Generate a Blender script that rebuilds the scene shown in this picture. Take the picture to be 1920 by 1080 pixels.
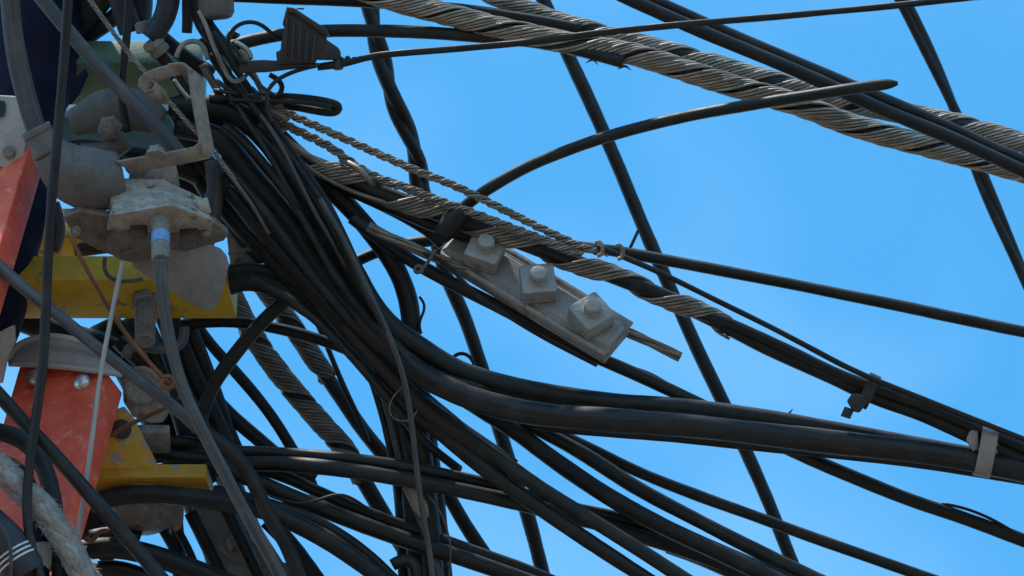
import bpy, bmesh, math, random
import numpy as np
from mathutils import Vector, noise as mnoise

random.seed(7)
np.random.seed(7)
scene = bpy.context.scene
for o in list(bpy.data.objects):
    bpy.data.objects.remove(o)
C = scene.collection

# ------------------------------------------------------------------ camera
ELEV = math.radians(42.0)          # the photographer looks up at the pole top
FPX = 16000.0                      # focal length in photograph pixels (300 mm lens)
S = 0.0005                         # metres per unit at the nominal 8 m distance
CAM = Vector((0.0, 0.0, 1.6))
FWD = Vector((0.0, math.cos(ELEV), math.sin(ELEV)))
RGT = Vector((1.0, 0.0, 0.0))
UPV = Vector((0.0, -math.sin(ELEV), math.cos(ELEV)))
HFW = Vector((0.0, 1.0, 0.0))      # level, away from the camera
VUP = Vector((0.0, 0.0, 1.0))
cd = bpy.data.cameras.new('camera')
cd.sensor_width = 36.0
cd.lens = 36.0 * FPX / 1920.0
cd.clip_start = 0.05
cd.clip_end = 6000.0
cd.dof.use_dof = True
cd.dof.focus_distance = FPX * S
cd.dof.aperture_fstop = 8.0
cam = bpy.data.objects.new('camera', cd)
cam.location = CAM
cam.rotation_euler = (math.pi / 2 + ELEV, 0.0, 0.0)
C.objects.link(cam)
scene.camera = cam

# ------------------------------------------------------------------ light
SUN_EL, SUN_AZ = math.radians(70.0), math.radians(-122.0)   # azimuth from the view direction, + = right
w = bpy.data.worlds.new('World')
scene.world = w
w.use_nodes = True
nt = w.node_tree
bg = nt.nodes['Background']
sky = nt.nodes.new('ShaderNodeTexSky')
sky.sky_type = 'NISHITA'
sky.sun_disc = False
sky.sun_elevation = SUN_EL
sky.sun_rotation = SUN_AZ
sky.altitude = 0.0
sky.air_density = 1.0
sky.dust_density = 0.6
sky.ozone_density = 3.0
SKY_STRENGTH = 0.13
bg.inputs['Strength'].default_value = SKY_STRENGTH
# thin high cloud veils drawn over the whole dome
tc_ = nt.nodes.new('ShaderNodeTexCoord')
mp_ = nt.nodes.new('ShaderNodeMapping')
mp_.inputs['Scale'].default_value = (14.0, 14.0, 20.0)
mp_.inputs['Location'].default_value = (0.35, 0.2, 0.1)
nz_ = nt.nodes.new('ShaderNodeTexNoise')
nz_.inputs['Scale'].default_value = 1.0
nz_.inputs['Detail'].default_value = 4.0
rp_ = nt.nodes.new('ShaderNodeValToRGB')
rp_.color_ramp.elements[0].position = 0.42
rp_.color_ramp.elements[1].position = 0.80
rp_.color_ramp.elements[1].color = (0.15, 0.15, 0.15, 1)
mx_ = nt.nodes.new('ShaderNodeMixRGB')
mx_.inputs['Color2'].default_value = (5.2, 7.0, 8.6, 1)
hs_ = nt.nodes.new('ShaderNodeHueSaturation')
hs_.inputs['Hue'].default_value = 0.482
hs_.inputs['Saturation'].default_value = 1.32
hs_.inputs['Value'].default_value = 1.0
L = nt.links
L.new(tc_.outputs['Generated'], mp_.inputs['Vector'])
L.new(mp_.outputs['Vector'], nz_.inputs['Vector'])
L.new(nz_.outputs['Fac'], rp_.inputs['Fac'])
L.new(sky.outputs['Color'], hs_.inputs['Color'])
L.new(hs_.outputs['Color'], mx_.inputs['Color1'])
L.new(rp_.outputs['Color'], mx_.inputs['Fac'])
L.new(mx_.outputs['Color'], bg.inputs['Color'])

sd = bpy.data.lights.new('sun', 'SUN')
sd.energy = 2.5
sd.angle = math.radians(3.0)
sd.color = (1.0, 0.94, 0.86)
sun = bpy.data.objects.new('sun', sd)
sdir = Vector((math.sin(SUN_AZ) * math.cos(SUN_EL), math.cos(SUN_AZ) * math.cos(SUN_EL), math.sin(SUN_EL)))
sun.rotation_euler = sdir.to_track_quat('Z', 'Y').to_euler()
sun.location = (0, 0, 30)
C.objects.link(sun)

vs = scene.view_settings
vs.view_transform = 'Standard'
vs.look = 'None'
vs.gamma = 1.0
vs.exposure = 1.2
vs.use_curve_mapping = False
scene.render.engine = 'CYCLES'

# ------------------------------------------------------------------ helpers: places
def P(x, y, z=0.0):
    """photograph pixel + depth offset (same units, + = farther) -> world point"""
    d = FPX + z
    return CAM + (FWD + RGT * ((x - 960.0) / FPX) + UPV * ((540.0 - y) / FPX)) * (d * S)

def CV(x, y, z):
    """camera-frame vector (right, up, towards viewer) in units -> world metres"""
    return (RGT * x + UPV * y - FWD * z) * S

# ------------------------------------------------------------------ helpers: materials
def node_mat(name):
    m = bpy.data.materials.new(name)
    m.use_nodes = True
    n = m.node_tree.nodes
    return m, n, m.node_tree.links, n['Principled BSDF']

def ramp(n, p0, c0, p1, c1):
    r = n.new('ShaderNodeValToRGB')
    r.color_ramp.elements[0].position = p0
    r.color_ramp.elements[1].position = p1
    r.color_ramp.elements[0].color = tuple(c0) + (1,) if len(c0) == 3 else c0
    r.color_ramp.elements[1].color = tuple(c1) + (1,) if len(c1) == 3 else c1
    return r

def cable_mat(name, dark, light, rough=(0.40, 0.66), metal=0.0, streak=(9, 420, 420), bump=0.25, dirt=(0.048, 0.050, 0.050), dirt_amt=0.55, spec=0.32):
    """weathered jacket: streaks along the cable, dusty blotches, fine relief"""
    m, n, l, b = node_mat(name)
    at = n.new('ShaderNodeAttribute'); at.attribute_name = 'tc'
    oi = n.new('ShaderNodeObjectInfo')
    ad = n.new('ShaderNodeVectorMath'); ad.operation = 'ADD'
    sc = n.new('ShaderNodeVectorMath'); sc.operation = 'SCALE'; sc.inputs['Scale'].default_value = 7.0
    cb = n.new('ShaderNodeCombineXYZ')
    l.new(oi.outputs['Random'], cb.inputs[0]); l.new(oi.outputs['Random'], cb.inputs[1])
    l.new(cb.outputs[0], sc.inputs[0]); l.new(sc.outputs[0], ad.inputs[1]); l.new(at.outputs['Vector'], ad.inputs[0])
    mp = n.new('ShaderNodeMapping'); mp.inputs['Scale'].default_value = streak
    l.new(ad.outputs[0], mp.inputs['Vector'])
    n1 = n.new('ShaderNodeTexNoise'); n1.inputs['Scale'].default_value = 1.0; n1.inputs['Detail'].default_value = 5.0
    l.new(mp.outputs[0], n1.inputs['Vector'])
    n2 = n.new('ShaderNodeTexNoise'); n2.inputs['Scale'].default_value = 38.0; n2.inputs['Detail'].default_value = 6.0; n2.inputs['Roughness'].default_value = 0.65
    l.new(ad.outputs[0], n2.inputs['Vector'])
    n3 = n.new('ShaderNodeTexNoise'); n3.inputs['Scale'].default_value = 900.0; n3.inputs['Detail'].default_value = 3.0
    l.new(ad.outputs[0], n3.inputs['Vector'])
    r1 = ramp(n, 0.36, dark, 0.72, light)
    l.new(n1.outputs['Fac'], r1.inputs['Fac'])
    r2 = ramp(n, 0.48, (0, 0, 0), 0.80, (dirt_amt,) * 3)
    l.new(n2.outputs['Fac'], r2.inputs['Fac'])
    mx = n.new('ShaderNodeMixRGB'); mx.inputs['Color2'].default_value = tuple(dirt) + (1,)
    l.new(r1.outputs['Color'], mx.inputs['Color1']); l.new(r2.outputs['Color'], mx.inputs['Fac'])
    var = n.new('ShaderNodeHueSaturation')
    mr = n.new('ShaderNodeMapRange'); mr.inputs['To Min'].default_value = 0.75; mr.inputs['To Max'].default_value = 1.35
    l.new(oi.outputs['Random'], mr.inputs['Value']); l.new(mr.outputs[0], var.inputs['Value'])
    l.new(mx.outputs['Color'], var.inputs['Color'])
    l.new(var.outputs['Color'], b.inputs['Base Color'])
    rr = n.new('ShaderNodeMapRange'); rr.inputs['To Min'].default_value = rough[0]; rr.inputs['To Max'].default_value = rough[1]
    rr.inputs['From Min'].default_value = 0.3; rr.inputs['From Max'].default_value = 0.7
    l.new(n2.outputs['Fac'], rr.inputs['Value']); l.new(rr.outputs[0], b.inputs['Roughness'])
    b.inputs['Metallic'].default_value = metal
    b.inputs['Specular IOR Level'].default_value = spec
    bp = n.new('ShaderNodeBump'); bp.inputs['Strength'].default_value = bump; bp.inputs['Distance'].default_value = 0.0006
    sm = n.new('ShaderNodeMath'); sm.operation = 'ADD'
    l.new(n1.outputs['Fac'], sm.inputs[0]); l.new(n3.outputs['Fac'], sm.inputs[1])
    l.new(sm.outputs[0], bp.inputs['Height']); l.new(bp.outputs[0], b.inputs['Normal'])
    return m

def solid_mat(name, c0, c1, c2=None, scale=40.0, rough=(0.45, 0.7), metal=0.0, bump=0.3, spots=0.62, fine=260.0, bdist=0.001, spec=0.5, edge=0.02):
    """painted or cast surface: two-tone noise, optional third colour as sharp chips or stains"""
    m, n, l, b = node_mat(name)
    tc = n.new('ShaderNodeTexCoord')
    n1 = n.new('ShaderNodeTexNoise'); n1.inputs['Scale'].default_value = scale; n1.inputs['Detail'].default_value = 7.0; n1.inputs['Roughness'].default_value = 0.62
    n2 = n.new('ShaderNodeTexNoise'); n2.inputs['Scale'].default_value = fine; n2.inputs['Detail'].default_value = 4.0
    l.new(tc.outputs['Object'], n1.inputs['Vector']); l.new(tc.outputs['Object'], n2.inputs['Vector'])
    r1 = ramp(n, 0.36, c0, 0.68, c1)
    av = n.new('ShaderNodeMath'); av.operation = 'MULTIPLY_ADD'; av.inputs[1].default_value = 0.35
    l.new(n2.outputs['Fac'], av.inputs[0]); 
    sb = n.new('ShaderNodeMath'); sb.operation = 'SUBTRACT'; sb.inputs[1].default_value = 0.175
    l.new(n1.outputs['Fac'], sb.inputs[0]); l.new(sb.outputs[0], av.inputs[2])
    l.new(av.outputs[0], r1.inputs['Fac'])
    col = r1.outputs['Color']
    if c2 is not None:
        n3 = n.new('ShaderNodeTexNoise'); n3.inputs['Scale'].default_value = scale * 1.3; n3.inputs['Detail'].default_value = 5.0
        l.new(tc.outputs['Object'], n3.inputs['Vector'])
        r2 = ramp(n, spots, (0, 0, 0), spots + edge, (1, 1, 1))
        l.new(n3.outputs['Fac'], r2.inputs['Fac'])
        mx = n.new('ShaderNodeMixRGB'); mx.inputs['Color2'].default_value = tuple(c2) + (1,)
        l.new(col, mx.inputs['Color1']); l.new(r2.outputs['Color'], mx.inputs['Fac'])
        col = mx.outputs['Color']
    l.new(col, b.inputs['Base Color'])
    rr = n.new('ShaderNodeMapRange'); rr.inputs['To Min'].default_value = rough[0]; rr.inputs['To Max'].default_value = rough[1]
    rr.inputs['From Min'].default_value = 0.3; rr.inputs['From Max'].default_value = 0.7
    l.new(n1.outputs['Fac'], rr.inputs['Value']); l.new(rr.outputs[0], b.inputs['Roughness'])
    b.inputs['Metallic'].default_value = metal
    b.inputs['Specular IOR Level'].default_value = spec
    bp = n.new('ShaderNodeBump'); bp.inputs['Strength'].default_value = bump; bp.inputs['Distance'].default_value = bdist
    l.new(n2.outputs['Fac'], bp.inputs['Height']); l.new(bp.outputs[0], b.inputs['Normal'])
    return m

M = {}
M['black'] = cable_mat('black_jacket', (0.004, 0.0046, 0.0055), (0.014, 0.0155, 0.017))
M['green_black'] = cable_mat('green_black_jacket', (0.0036, 0.0055, 0.006), (0.013, 0.018, 0.018))
M['brown_black'] = cable_mat('brown_black_jacket', (0.0055, 0.0052, 0.0058), (0.019, 0.018, 0.019))
M['grey'] = cable_mat('grey_jacket', (0.045, 0.047, 0.050), (0.10, 0.10, 0.10), rough=(0.5, 0.75), dirt=(0.2, 0.18, 0.15))
M['dark_grey'] = cable_mat('dark_grey_jacket', (0.028, 0.029, 0.031), (0.066, 0.067, 0.068), rough=(0.5, 0.75), dirt=(0.14, 0.11, 0.09))
M['blue_grey'] = cable_mat('blue_grey_jacket', (0.040, 0.047, 0.058), (0.095, 0.105, 0.12), rough=(0.45, 0.7), dirt=(0.18, 0.165, 0.14))
M['pale'] = cable_mat('pale_wire', (0.17, 0.17, 0.17), (0.32, 0.31, 0.30), rough=(0.5, 0.7), dirt=(0.2, 0.17, 0.14))
M['steel'] = cable_mat('weathered_steel_wire', (0.15, 0.13, 0.108), (0.40, 0.365, 0.32), rough=(0.45, 0.70), metal=0.5, streak=(60, 500, 500), dirt=(0.10, 0.075, 0.05), dirt_amt=0.75, bump=0.3)
M['dull_steel'] = cable_mat('dull_steel_wire', (0.11, 0.10, 0.085), (0.30, 0.275, 0.24), rough=(0.5, 0.72), metal=0.4, streak=(60, 500, 500), dirt=(0.09, 0.07, 0.045), dirt_amt=0.7)
M['rust'] = cable_mat('rusty_wire', (0.085, 0.035, 0.018), (0.24, 0.105, 0.055), rough=(0.7, 0.9), dirt=(0.30, 0.16, 0.09), dirt_amt=0.6, bump=0.6)
M['bright_ring'] = cable_mat('bright_ring_steel', (0.35, 0.33, 0.30), (0.58, 0.55, 0.51), rough=(0.25, 0.42), metal=1.0, dirt_amt=0.3)
M['rope'] = cable_mat('rope_fibre', (0.28, 0.265, 0.255), (0.52, 0.495, 0.475), rough=(0.85, 0.95), streak=(140, 260, 260), bump=1.0, dirt=(0.24, 0.21, 0.18), dirt_amt=0.6, spec=0.2)
M['sleeve'] = cable_mat('beige_sleeve', (0.16, 0.135, 0.12), (0.30, 0.26, 0.235), rough=(0.5, 0.7))
M['rubber'] = solid_mat('dark_rubber', (0.014, 0.015, 0.020), (0.034, 0.036, 0.044), scale=30, rough=(0.5, 0.75))
M['boot'] = solid_mat('grey_rubber_boot', (0.070, 0.064, 0.062), (0.14, 0.128, 0.122), scale=22, rough=(0.55, 0.8))
M['black_plastic'] = solid_mat('black_plastic', (0.011, 0.011, 0.013), (0.025, 0.025, 0.029), scale=30, rough=(0.4, 0.6))
M['cast'] = solid_mat('cast_aluminium', (0.24, 0.205, 0.17), (0.46, 0.41, 0.355), (0.15, 0.11, 0.078), scale=60, rough=(0.42, 0.7), metal=0.2, bump=1.0, spots=0.58, edge=0.06, fine=420)
M['galv'] = solid_mat('galvanised_steel', (0.165, 0.159, 0.154), (0.28, 0.27, 0.26), (0.11, 0.098, 0.086), scale=30, rough=(0.5, 0.7), metal=0.15, bump=0.35, spots=0.62, edge=0.15)
M['zinc_nut'] = solid_mat('dull_zinc', (0.195, 0.188, 0.182), (0.29, 0.28, 0.27), (0.135, 0.12, 0.105), scale=45, rough=(0.5, 0.7), metal=0.1, bump=0.4, spots=0.62, edge=0.15)
M['old_steel'] = solid_mat('old_grey_steel', (0.13, 0.125, 0.12), (0.27, 0.26, 0.245), (0.13, 0.085, 0.055), scale=60, rough=(0.5, 0.8), metal=0.3, bump=0.5, spots=0.60, edge=0.12)
M['plate_grey'] = solid_mat('grey_plastic', (0.17, 0.175, 0.19), (0.27, 0.272, 0.285), scale=18, rough=(0.5, 0.7), bump=0.2)
M['brown_steel'] = solid_mat('brown_stained_steel', (0.15, 0.13, 0.11), (0.29, 0.26, 0.225), (0.12, 0.07, 0.04), scale=40, rough=(0.5, 0.75), metal=0.3, bump=0.5, spots=0.62, edge=0.1)
M['red'] = solid_mat('orange_red_fibreglass', (0.66, 0.075, 0.034), (0.80, 0.135, 0.066), (0.76, 0.30, 0.20), scale=60, rough=(0.42, 0.6), bump=0.25, spots=0.60, edge=0.12, fine=700)
M['yellow'] = solid_mat('yellow_paint', (0.50, 0.31, 0.012), (0.64, 0.42, 0.03), (0.22, 0.16, 0.06), scale=34, rough=(0.45, 0.65), bump=0.3, spots=0.60, edge=0.08)
M['yellow_chipped'] = solid_mat('chipped_yellow_paint', (0.40, 0.215, 0.012), (0.52, 0.30, 0.03), (0.24, 0.24, 0.235), scale=46, rough=(0.45, 0.7), bump=0.3, spots=0.625, edge=0.01)
M['green'] = solid_mat('faded_green_paint', (0.085, 0.17, 0.115), (0.16, 0.26, 0.19), (0.20, 0.20, 0.18), scale=24, rough=(0.5, 0.7), spots=0.68)
M['teal'] = solid_mat('teal_paint', (0.03, 0.11, 0.17), (0.06, 0.18, 0.26), scale=20, rough=(0.5, 0.7))
M['navy'] = solid_mat('dark_navy_cloth', (0.006, 0.009, 0.028), (0.014, 0.018, 0.045), scale=30, rough=(0.8, 0.95), bump=0.5, spec=0.2)
M['blue_band'] = solid_mat('pale_blue_tape', (0.10, 0.24, 0.46), (0.16, 0.33, 0.56), scale=60, rough=(0.5, 0.7))
M['cap'] = solid_mat('grey_end_cap', (0.30, 0.29, 0.285), (0.45, 0.44, 0.43), scale=26, rough=(0.5, 0.7), bump=0.25)
M['rivet'] = solid_mat('rivet_aluminium', (0.55, 0.54, 0.52), (0.72, 0.71, 0.69), scale=60, rough=(0.28, 0.45), metal=0.9)
M['shaded_brown_cast'] = solid_mat('shaded_brown_aluminium', (0.09, 0.074, 0.06), (0.19, 0.165, 0.14), (0.065, 0.042, 0.03), scale=44, rough=(0.6, 0.85), metal=0.05, bump=0.9, spots=0.57, edge=0.1)  # browner metal, with the underside's shade darkened into its colour
M['dark_brown'] = solid_mat('gap_shade_brown', (0.035, 0.026, 0.02), (0.075, 0.058, 0.045), scale=40, rough=(0.7, 0.9), bump=0.6)  # shade tone for the blocks filling the gaps under the box
M['strap'] = solid_mat('pinkish_grey_strap', (0.20, 0.187, 0.185), (0.29, 0.273, 0.27), scale=40, rough=(0.45, 0.6), metal=0.2)
M['white'] = solid_mat('white_paint', (0.62, 0.62, 0.62), (0.78, 0.78, 0.77), scale=50)
M['ground'] = solid_mat('concrete_ground', (0.105, 0.088, 0.068), (0.16, 0.136, 0.108), scale=0.6, fine=9.0, rough=(0.85, 0.95), bdist=0.01)

# ------------------------------------------------------------------ helpers: objects
def tag(o, label=None, cat=None, group=None, kind=None):
    if label: o['label'] = label
    if cat: o['category'] = cat
    if group: o['group'] = group
    if kind: o['kind'] = kind
    return o

def empty(name, loc):
    o = bpy.data.objects.new(name, None)
    o.empty_display_size = 0.02
    o.location = loc
    C.objects.link(o)
    return o

def link_mesh(name, verts, faces, mat, parent=None, smooth=True, tcs=None):
    """one mesh object with its origin at the middle of its vertices"""
    V = np.array(verts, dtype=float)
    c = V.mean(axis=0)
    me = bpy.data.meshes.new(name)
    me.from_pydata((V - c).tolist(), [], faces)
    if tcs is not None:
        a = me.attributes.new('tc', 'FLOAT_VECTOR', 'POINT')
        a.data.foreach_set('vector', np.array(tcs, dtype=np.float32).ravel())
    me.polygons.foreach_set('use_smooth', [smooth] * len(me.polygons))
    me.materials.append(M[mat] if isinstance(mat, str) else mat)
    me.update()
    o = bpy.data.objects.new(name, me)
    C.objects.link(o)
    if parent is not None:
        o.parent = parent
        o.location = Vector(c) - parent.location
        if parent.parent is not None:
            o.location = Vector(c) - parent.location - parent.parent.location
    else:
        o.location = Vector(c)
    return o

def resample(pts, step):
    """Catmull-Rom through 3D points, evenly resampled and lightly smoothed"""
    p = np.array(pts, dtype=float)
    if len(p) == 2:
        n = max(2, int(np.linalg.norm(p[1] - p[0]) / step) + 1)
        t = np.linspace(0, 1, n)[:, None]
        return p[0] * (1 - t) + p[1] * t
    q = np.vstack([2 * p[0] - p[1], p, 2 * p[-1] - p[-2]])
    out = []
    for i in range(1, len(q) - 2):
        p0, p1, p2, p3 = q[i - 1], q[i], q[i + 1], q[i + 2]
        t = np.linspace(0, 1, 24, endpoint=False)[:, None]
        d1 = np.linalg.norm(p2 - p1) + 1e-9
        m1 = (p2 - p0) / (np.linalg.norm(p1 - p0) + d1 + 1e-9) * d1
        m2 = (p3 - p1) / (np.linalg.norm(p3 - p2) + d1 + 1e-9) * d1
        h00 = 2*t**3 - 3*t**2 + 1; h10 = t**3 - 2*t**2 + t; h01 = -2*t**3 + 3*t**2; h11 = t**3 - t**2
        out.append(h00*p1 + h10*m1 + h01*p2 + h11*m2)
    out.append(p[-1][None, :])
    d = np.vstack(out)
    s = np.concatenate([[0], np.cumsum(np.linalg.norm(np.diff(d, axis=0), axis=1))])
    n = max(3, int(s[-1] / step) + 1)
    u = np.linspace(0, s[-1], n)
    return np.stack([np.interp(u, s, d[:, k]) for k in range(3)], axis=1)

def smooth_path(p, it):
    for _ in range(it):
        p[1:-1] = 0.5 * p[1:-1] + 0.25 * (p[:-2] + p[2:])
    return p

def frames(p, ref=None):
    T = np.gradient(p, axis=0)
    T /= np.linalg.norm(T, axis=1)[:, None] + 1e-12
    n = np.array(ref if ref is not None else -FWD, dtype=float)
    N = np.zeros_like(p)
    for i in range(len(p)):
        n = n - T[i] * np.dot(n, T[i])
        ln = np.linalg.norm(n)
        if ln < 1e-6:
            n = np.array([0.3, 0.5, 0.8]) - T[i] * np.dot([0.3, 0.5, 0.8], T[i]); ln = np.linalg.norm(n)
        n = n / ln
        N[i] = n
    B = np.cross(N, T)
    return T, N, B

def tube_geo(p, rad, sides, out, jit=0.0, seed=0, ref=None, flat=1.0, tco=0.0):
    """append a tube along path p (world metres) to out = [verts, faces, tcs]"""
    V, Fc, TC = out
    T, N, B = frames(p, ref)
    n = len(p)
    rad = np.full(n, rad) if np.isscalar(rad) else np.array(rad)
    s = np.concatenate([[0], np.cumsum(np.linalg.norm(np.diff(p, axis=0), axis=1))])
    base = len(V)
    if jit:
        rs = np.random.RandomState(seed)
        k = np.clip(np.convolve(rs.randn(n + 8), np.ones(9) / 9, 'valid'), -1, 1)
        rad = rad * (1 + jit * k)
    ang = np.linspace(0, 2 * math.pi, sides, endpoint=False)
    ca, sa = np.cos(ang), np.sin(ang)
    for i in range(n):
        ring = p[i] + rad[i] * (np.outer(ca, N[i]) * flat + np.outer(sa, B[i]))
        V.extend(ring.tolist())
        TC.extend([(s[i] + tco, rad[i] * a + tco, rad[i] * b) for a, b in zip(ca, sa)])
    for i in range(n - 1):
        a = base + i * sides
        for j in range(sides):
            k = (j + 1) % sides
            Fc.append((a + j, a + sides + j, a + sides + k, a + k))
    for e, i in ((0, 0), (1, n - 1)):
        V.append(p[i].tolist()); TC.append((s[i] + tco, tco, 0))
        c = len(V) - 1
        a = base + i * sides
        for j in range(sides):
            k = (j + 1) % sides
            Fc.append((c, a + j, a + k) if e == 0 else (c, a + k, a + j))

def to3d(pts, z, r, extend=True, ext=900.0):
    """pixel points + depth list -> 3D control points; ends outside the frame run on"""
    if np.isscalar(z): z = [z, z]
    n = len(pts)
    xy = np.array([q[:2] for q in pts], dtype=float)
    L_ = np.concatenate([[0], np.cumsum(np.linalg.norm(np.diff(xy, axis=0), axis=1))])
    u = L_ / (L_[-1] + 1e-9)
    zz = np.interp(u, np.linspace(0, 1, len(z)), z)
    out = [np.array(P(x, y, q)) for (x, y), q in zip(xy, zz)]
    if extend:
        def off(x, y): return x < -4 or x > 1924 or y < -4 or y > 1084
        if off(*xy[0]):
            d = out[0] - out[1]; d /= np.linalg.norm(d)
            out.insert(0, out[0] + d * ext * S * 0.5); out.insert(0, out[0] + d * ext * S * 0.5)
        if off(*xy[-1]):
            d = out[-1] - out[-2]; d /= np.linalg.norm(d)
            out.append(out[-1] + d * ext * S * 0.5); out.append(out[-1] + d * ext * S * 0.5)
    return out

SEED = [0]
def wobble(p, amp, seed, wl=0.09):
    if amp <= 0: return p
    q = p.copy()
    s = np.concatenate([[0], np.cumsum(np.linalg.norm(np.diff(p, axis=0), axis=1))])
    for i in range(len(p)):
        v = mnoise.noise_vector(Vector((s[i] / wl, seed * 3.7, 1.3)))
        q[i] += np.array(v) * amp
    return q

def path3(pts, z, r, step=11.0, wob=1.2, sm=4, extend=True, ext=900.0):
    SEED[0] += 1
    p = resample(to3d(pts, z, r, extend, ext), step * S)
    p = smooth_path(p, sm)
    return wobble(p, wob * S, SEED[0])

def cable(name, label, pts, r, z, mat='black', cat='cable', group=None, parent=None, sides=14, radii=None, wob=1.7, step=11.0, sm=4, jit=0.07, extend=True, flat=1.0):
    p = path3(pts, z, r, step, wob, sm, extend, 900.0 if radii is not None else 2800.0)
    out = [[], [], []]
    rad = r * S
    if radii is not None:
        rad = np.interp(np.linspace(0, 1, len(p)), np.linspace(0, 1, len(radii)), radii) * S
    tube_geo(p, rad, sides, out, jit, SEED[0], flat=flat)
    o = link_mesh(name, out[0], out[1], mat, parent, True, out[2])
    if parent is None:
        tag(o, label, cat, group)
    return o

def helix(p, R, pitch, phase, start=0.0, end=1.0, ref=None):
    T, N, B = frames(p, ref)
    s = np.concatenate([[0], np.cumsum(np.linalg.norm(np.diff(p, axis=0), axis=1))])
    th = 2 * math.pi * s / pitch + phase
    th = th + 0.7 * np.array([mnoise.noise(Vector((q * 9.0 + phase * 0.02, 7.3, pitch * 40.0))) for q in s])
    q = p + R * (np.cos(th)[:, None] * N + np.sin(th)[:, None] * B)
    a, b = int(start * (len(q) - 1)), int(end * (len(q) - 1))
    return q[a:b + 1]

def rope(name, label, pts, R, z, strands=3, pitch=60.0, wires=0, mat='steel', cat='wire rope', group=None, rw=None, frac=1.0, wob=1.0, ends=None):
    """laid rope: every strand a helix; the strands share one mesh part (too fine to single out)"""
    p = path3(pts, z, R, 5.0, wob, 6)
    out = [[], [], []]
    rw = rw if rw else R * math.sin(math.pi / strands) / (1 + math.sin(math.pi / strands))
    Rc = R - rw
    for k in range(strands):
        q = helix(p, Rc * S, pitch * S, 2 * math.pi * k / strands)
        if wires:
            r3 = rw * 0.42
            for j in range(wires):
                qq = helix(q, (rw - r3) * S, pitch * 0.55 * S, 2 * math.pi * j / wires)
                tube_geo(qq, r3 * S, 5, out, tco=k * 0.7 + j * 0.31)
        else:
            tube_geo(q, rw * S, 7, out, tco=k * 0.77)
    o = link_mesh(name, out[0], out[1], mat, None, True, out[2])
    tag(o, label, cat, group)
    return o

def wrapped(name, label, pts, rc, z, rw=4.2, wires=7, pitch=140.0, phase=0.0, start=0.0, end=1.0, core='black', mat='steel', cat='cable', group=None, bands=1, wob=1.2, ruff=0.0):
    """cable with a helical grip of parallel steel wires wound round it"""
    n0 = len(resample(to3d(pts, z, rc), 5.0 * S))
    p = path3(pts, z, rc, 5.0, wob, 6, True, 2800.0)
    if end < 1.0:
        start, end = start * n0 / len(p), end * n0 / len(p)
    e = empty(name, Vector(p[0]))
    out = [[], [], []]
    tube_geo(p[::2].copy(), rc * S, 14, out, 0.03, SEED[0])
    link_mesh('cable_jacket', out[0], out[1], core, e, True, out[2])
    out = [[], [], []]
    R = rc + rw * 0.9
    dth = 2 * rw / (R * math.cos(math.atan(2 * math.pi * R / pitch)))
    rs = random.Random(SEED[0])
    for bnd in range(bands):
        for k in range(wires):
            st = start + (rs.random() * 0.012 if start > 0 else 0); en = end - (rs.random() * 0.008 if end < 1 else 0)
            lift = rs.uniform(-0.5, 0.5) + ruff * rs.uniform(0, 1)
            q = helix(p, (R + lift) * S, pitch * S, phase + k * dth + 2 * math.pi * bnd / bands, st, en)
            tube_geo(q, rw * S * rs.uniform(0.92, 1.06), 6, out, tco=rs.uniform(0, 5))
    g = link_mesh('wire_wrap', out[0], out[1], mat, e, True, out[2])
    tag(g, kind='stuff')
    tag(e, label, cat, group)
    return e

def bevel_mesh(o, width, seg=2, angle=30):
    bm = bmesh.new(); bm.from_mesh(o.data)
    ed = [e for e in bm.edges if len(e.link_faces) == 2 and e.calc_face_angle(0) > math.radians(angle)]
    bmesh.ops.bevel(bm, geom=ed, offset=width * S, segments=seg, affect='EDGES', clamp_overlap=True, profile=0.5)
    bmesh.ops.recalc_face_normals(bm, faces=bm.faces)
    for f in bm.faces: f.smooth = True
    bm.to_mesh(o.data); bm.free()
    try:
        o.data.set_sharp_from_angle(angle=math.radians(38))
    except Exception:
        pass

def solid(name, bottom, top, mat, parent=None, bev=2.0, seg=2):
    """closed solid between two corresponding world-space polygons"""
    n = len(bottom)
    V = [tuple(v) for v in bottom] + [tuple(v) for v in top]
    Fc = [tuple(range(n - 1, -1, -1)), tuple(range(n, 2 * n))]
    for i in range(n):
        j = (i + 1) % n
        Fc.append((i, j, n + j, n + i))
    o = link_mesh(name, V, Fc, mat, parent, False)
    bm = bmesh.new(); bm.from_mesh(o.data); bmesh.ops.recalc_face_normals(bm, faces=bm.faces); bm.to_mesh(o.data); bm.free()
    if bev: bevel_mesh(o, bev, seg)
    return o

def prism(name, poly, z, thick, mat, parent=None, bev=2.0, vec=None, scale_top=1.0):
    """outline at depth z (number or per-corner list) given thickness along vec (default: away from viewer)"""
    zs = [z] * len(poly) if np.isscalar(z) else z
    a = [P(x, y, q) for (x, y), q in zip(poly, zs)]
    v = (FWD if vec is None else vec) * (thick * S)
    c = sum(a, Vector()) / len(a)
    b = [c + (q - c) * scale_top + v for q in a]
    return solid(name, a, b, mat, parent, bev)

def wbox(name, corner, sx, sy, sz, mat, parent=None, bev=2.5, ax=(None, None, None)):
    """box from a world corner along three axes (default: right, level away, up), sizes in units"""
    X = (ax[0] or RGT) * (sx * S); Y = (ax[1] or HFW) * (sy * S); Z = (ax[2] or VUP) * (sz * S)
    a = [corner, corner + X, corner + X + Y, corner + Y]
    return solid(name, a, [q + Z for q in a], mat, parent, bev)

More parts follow.
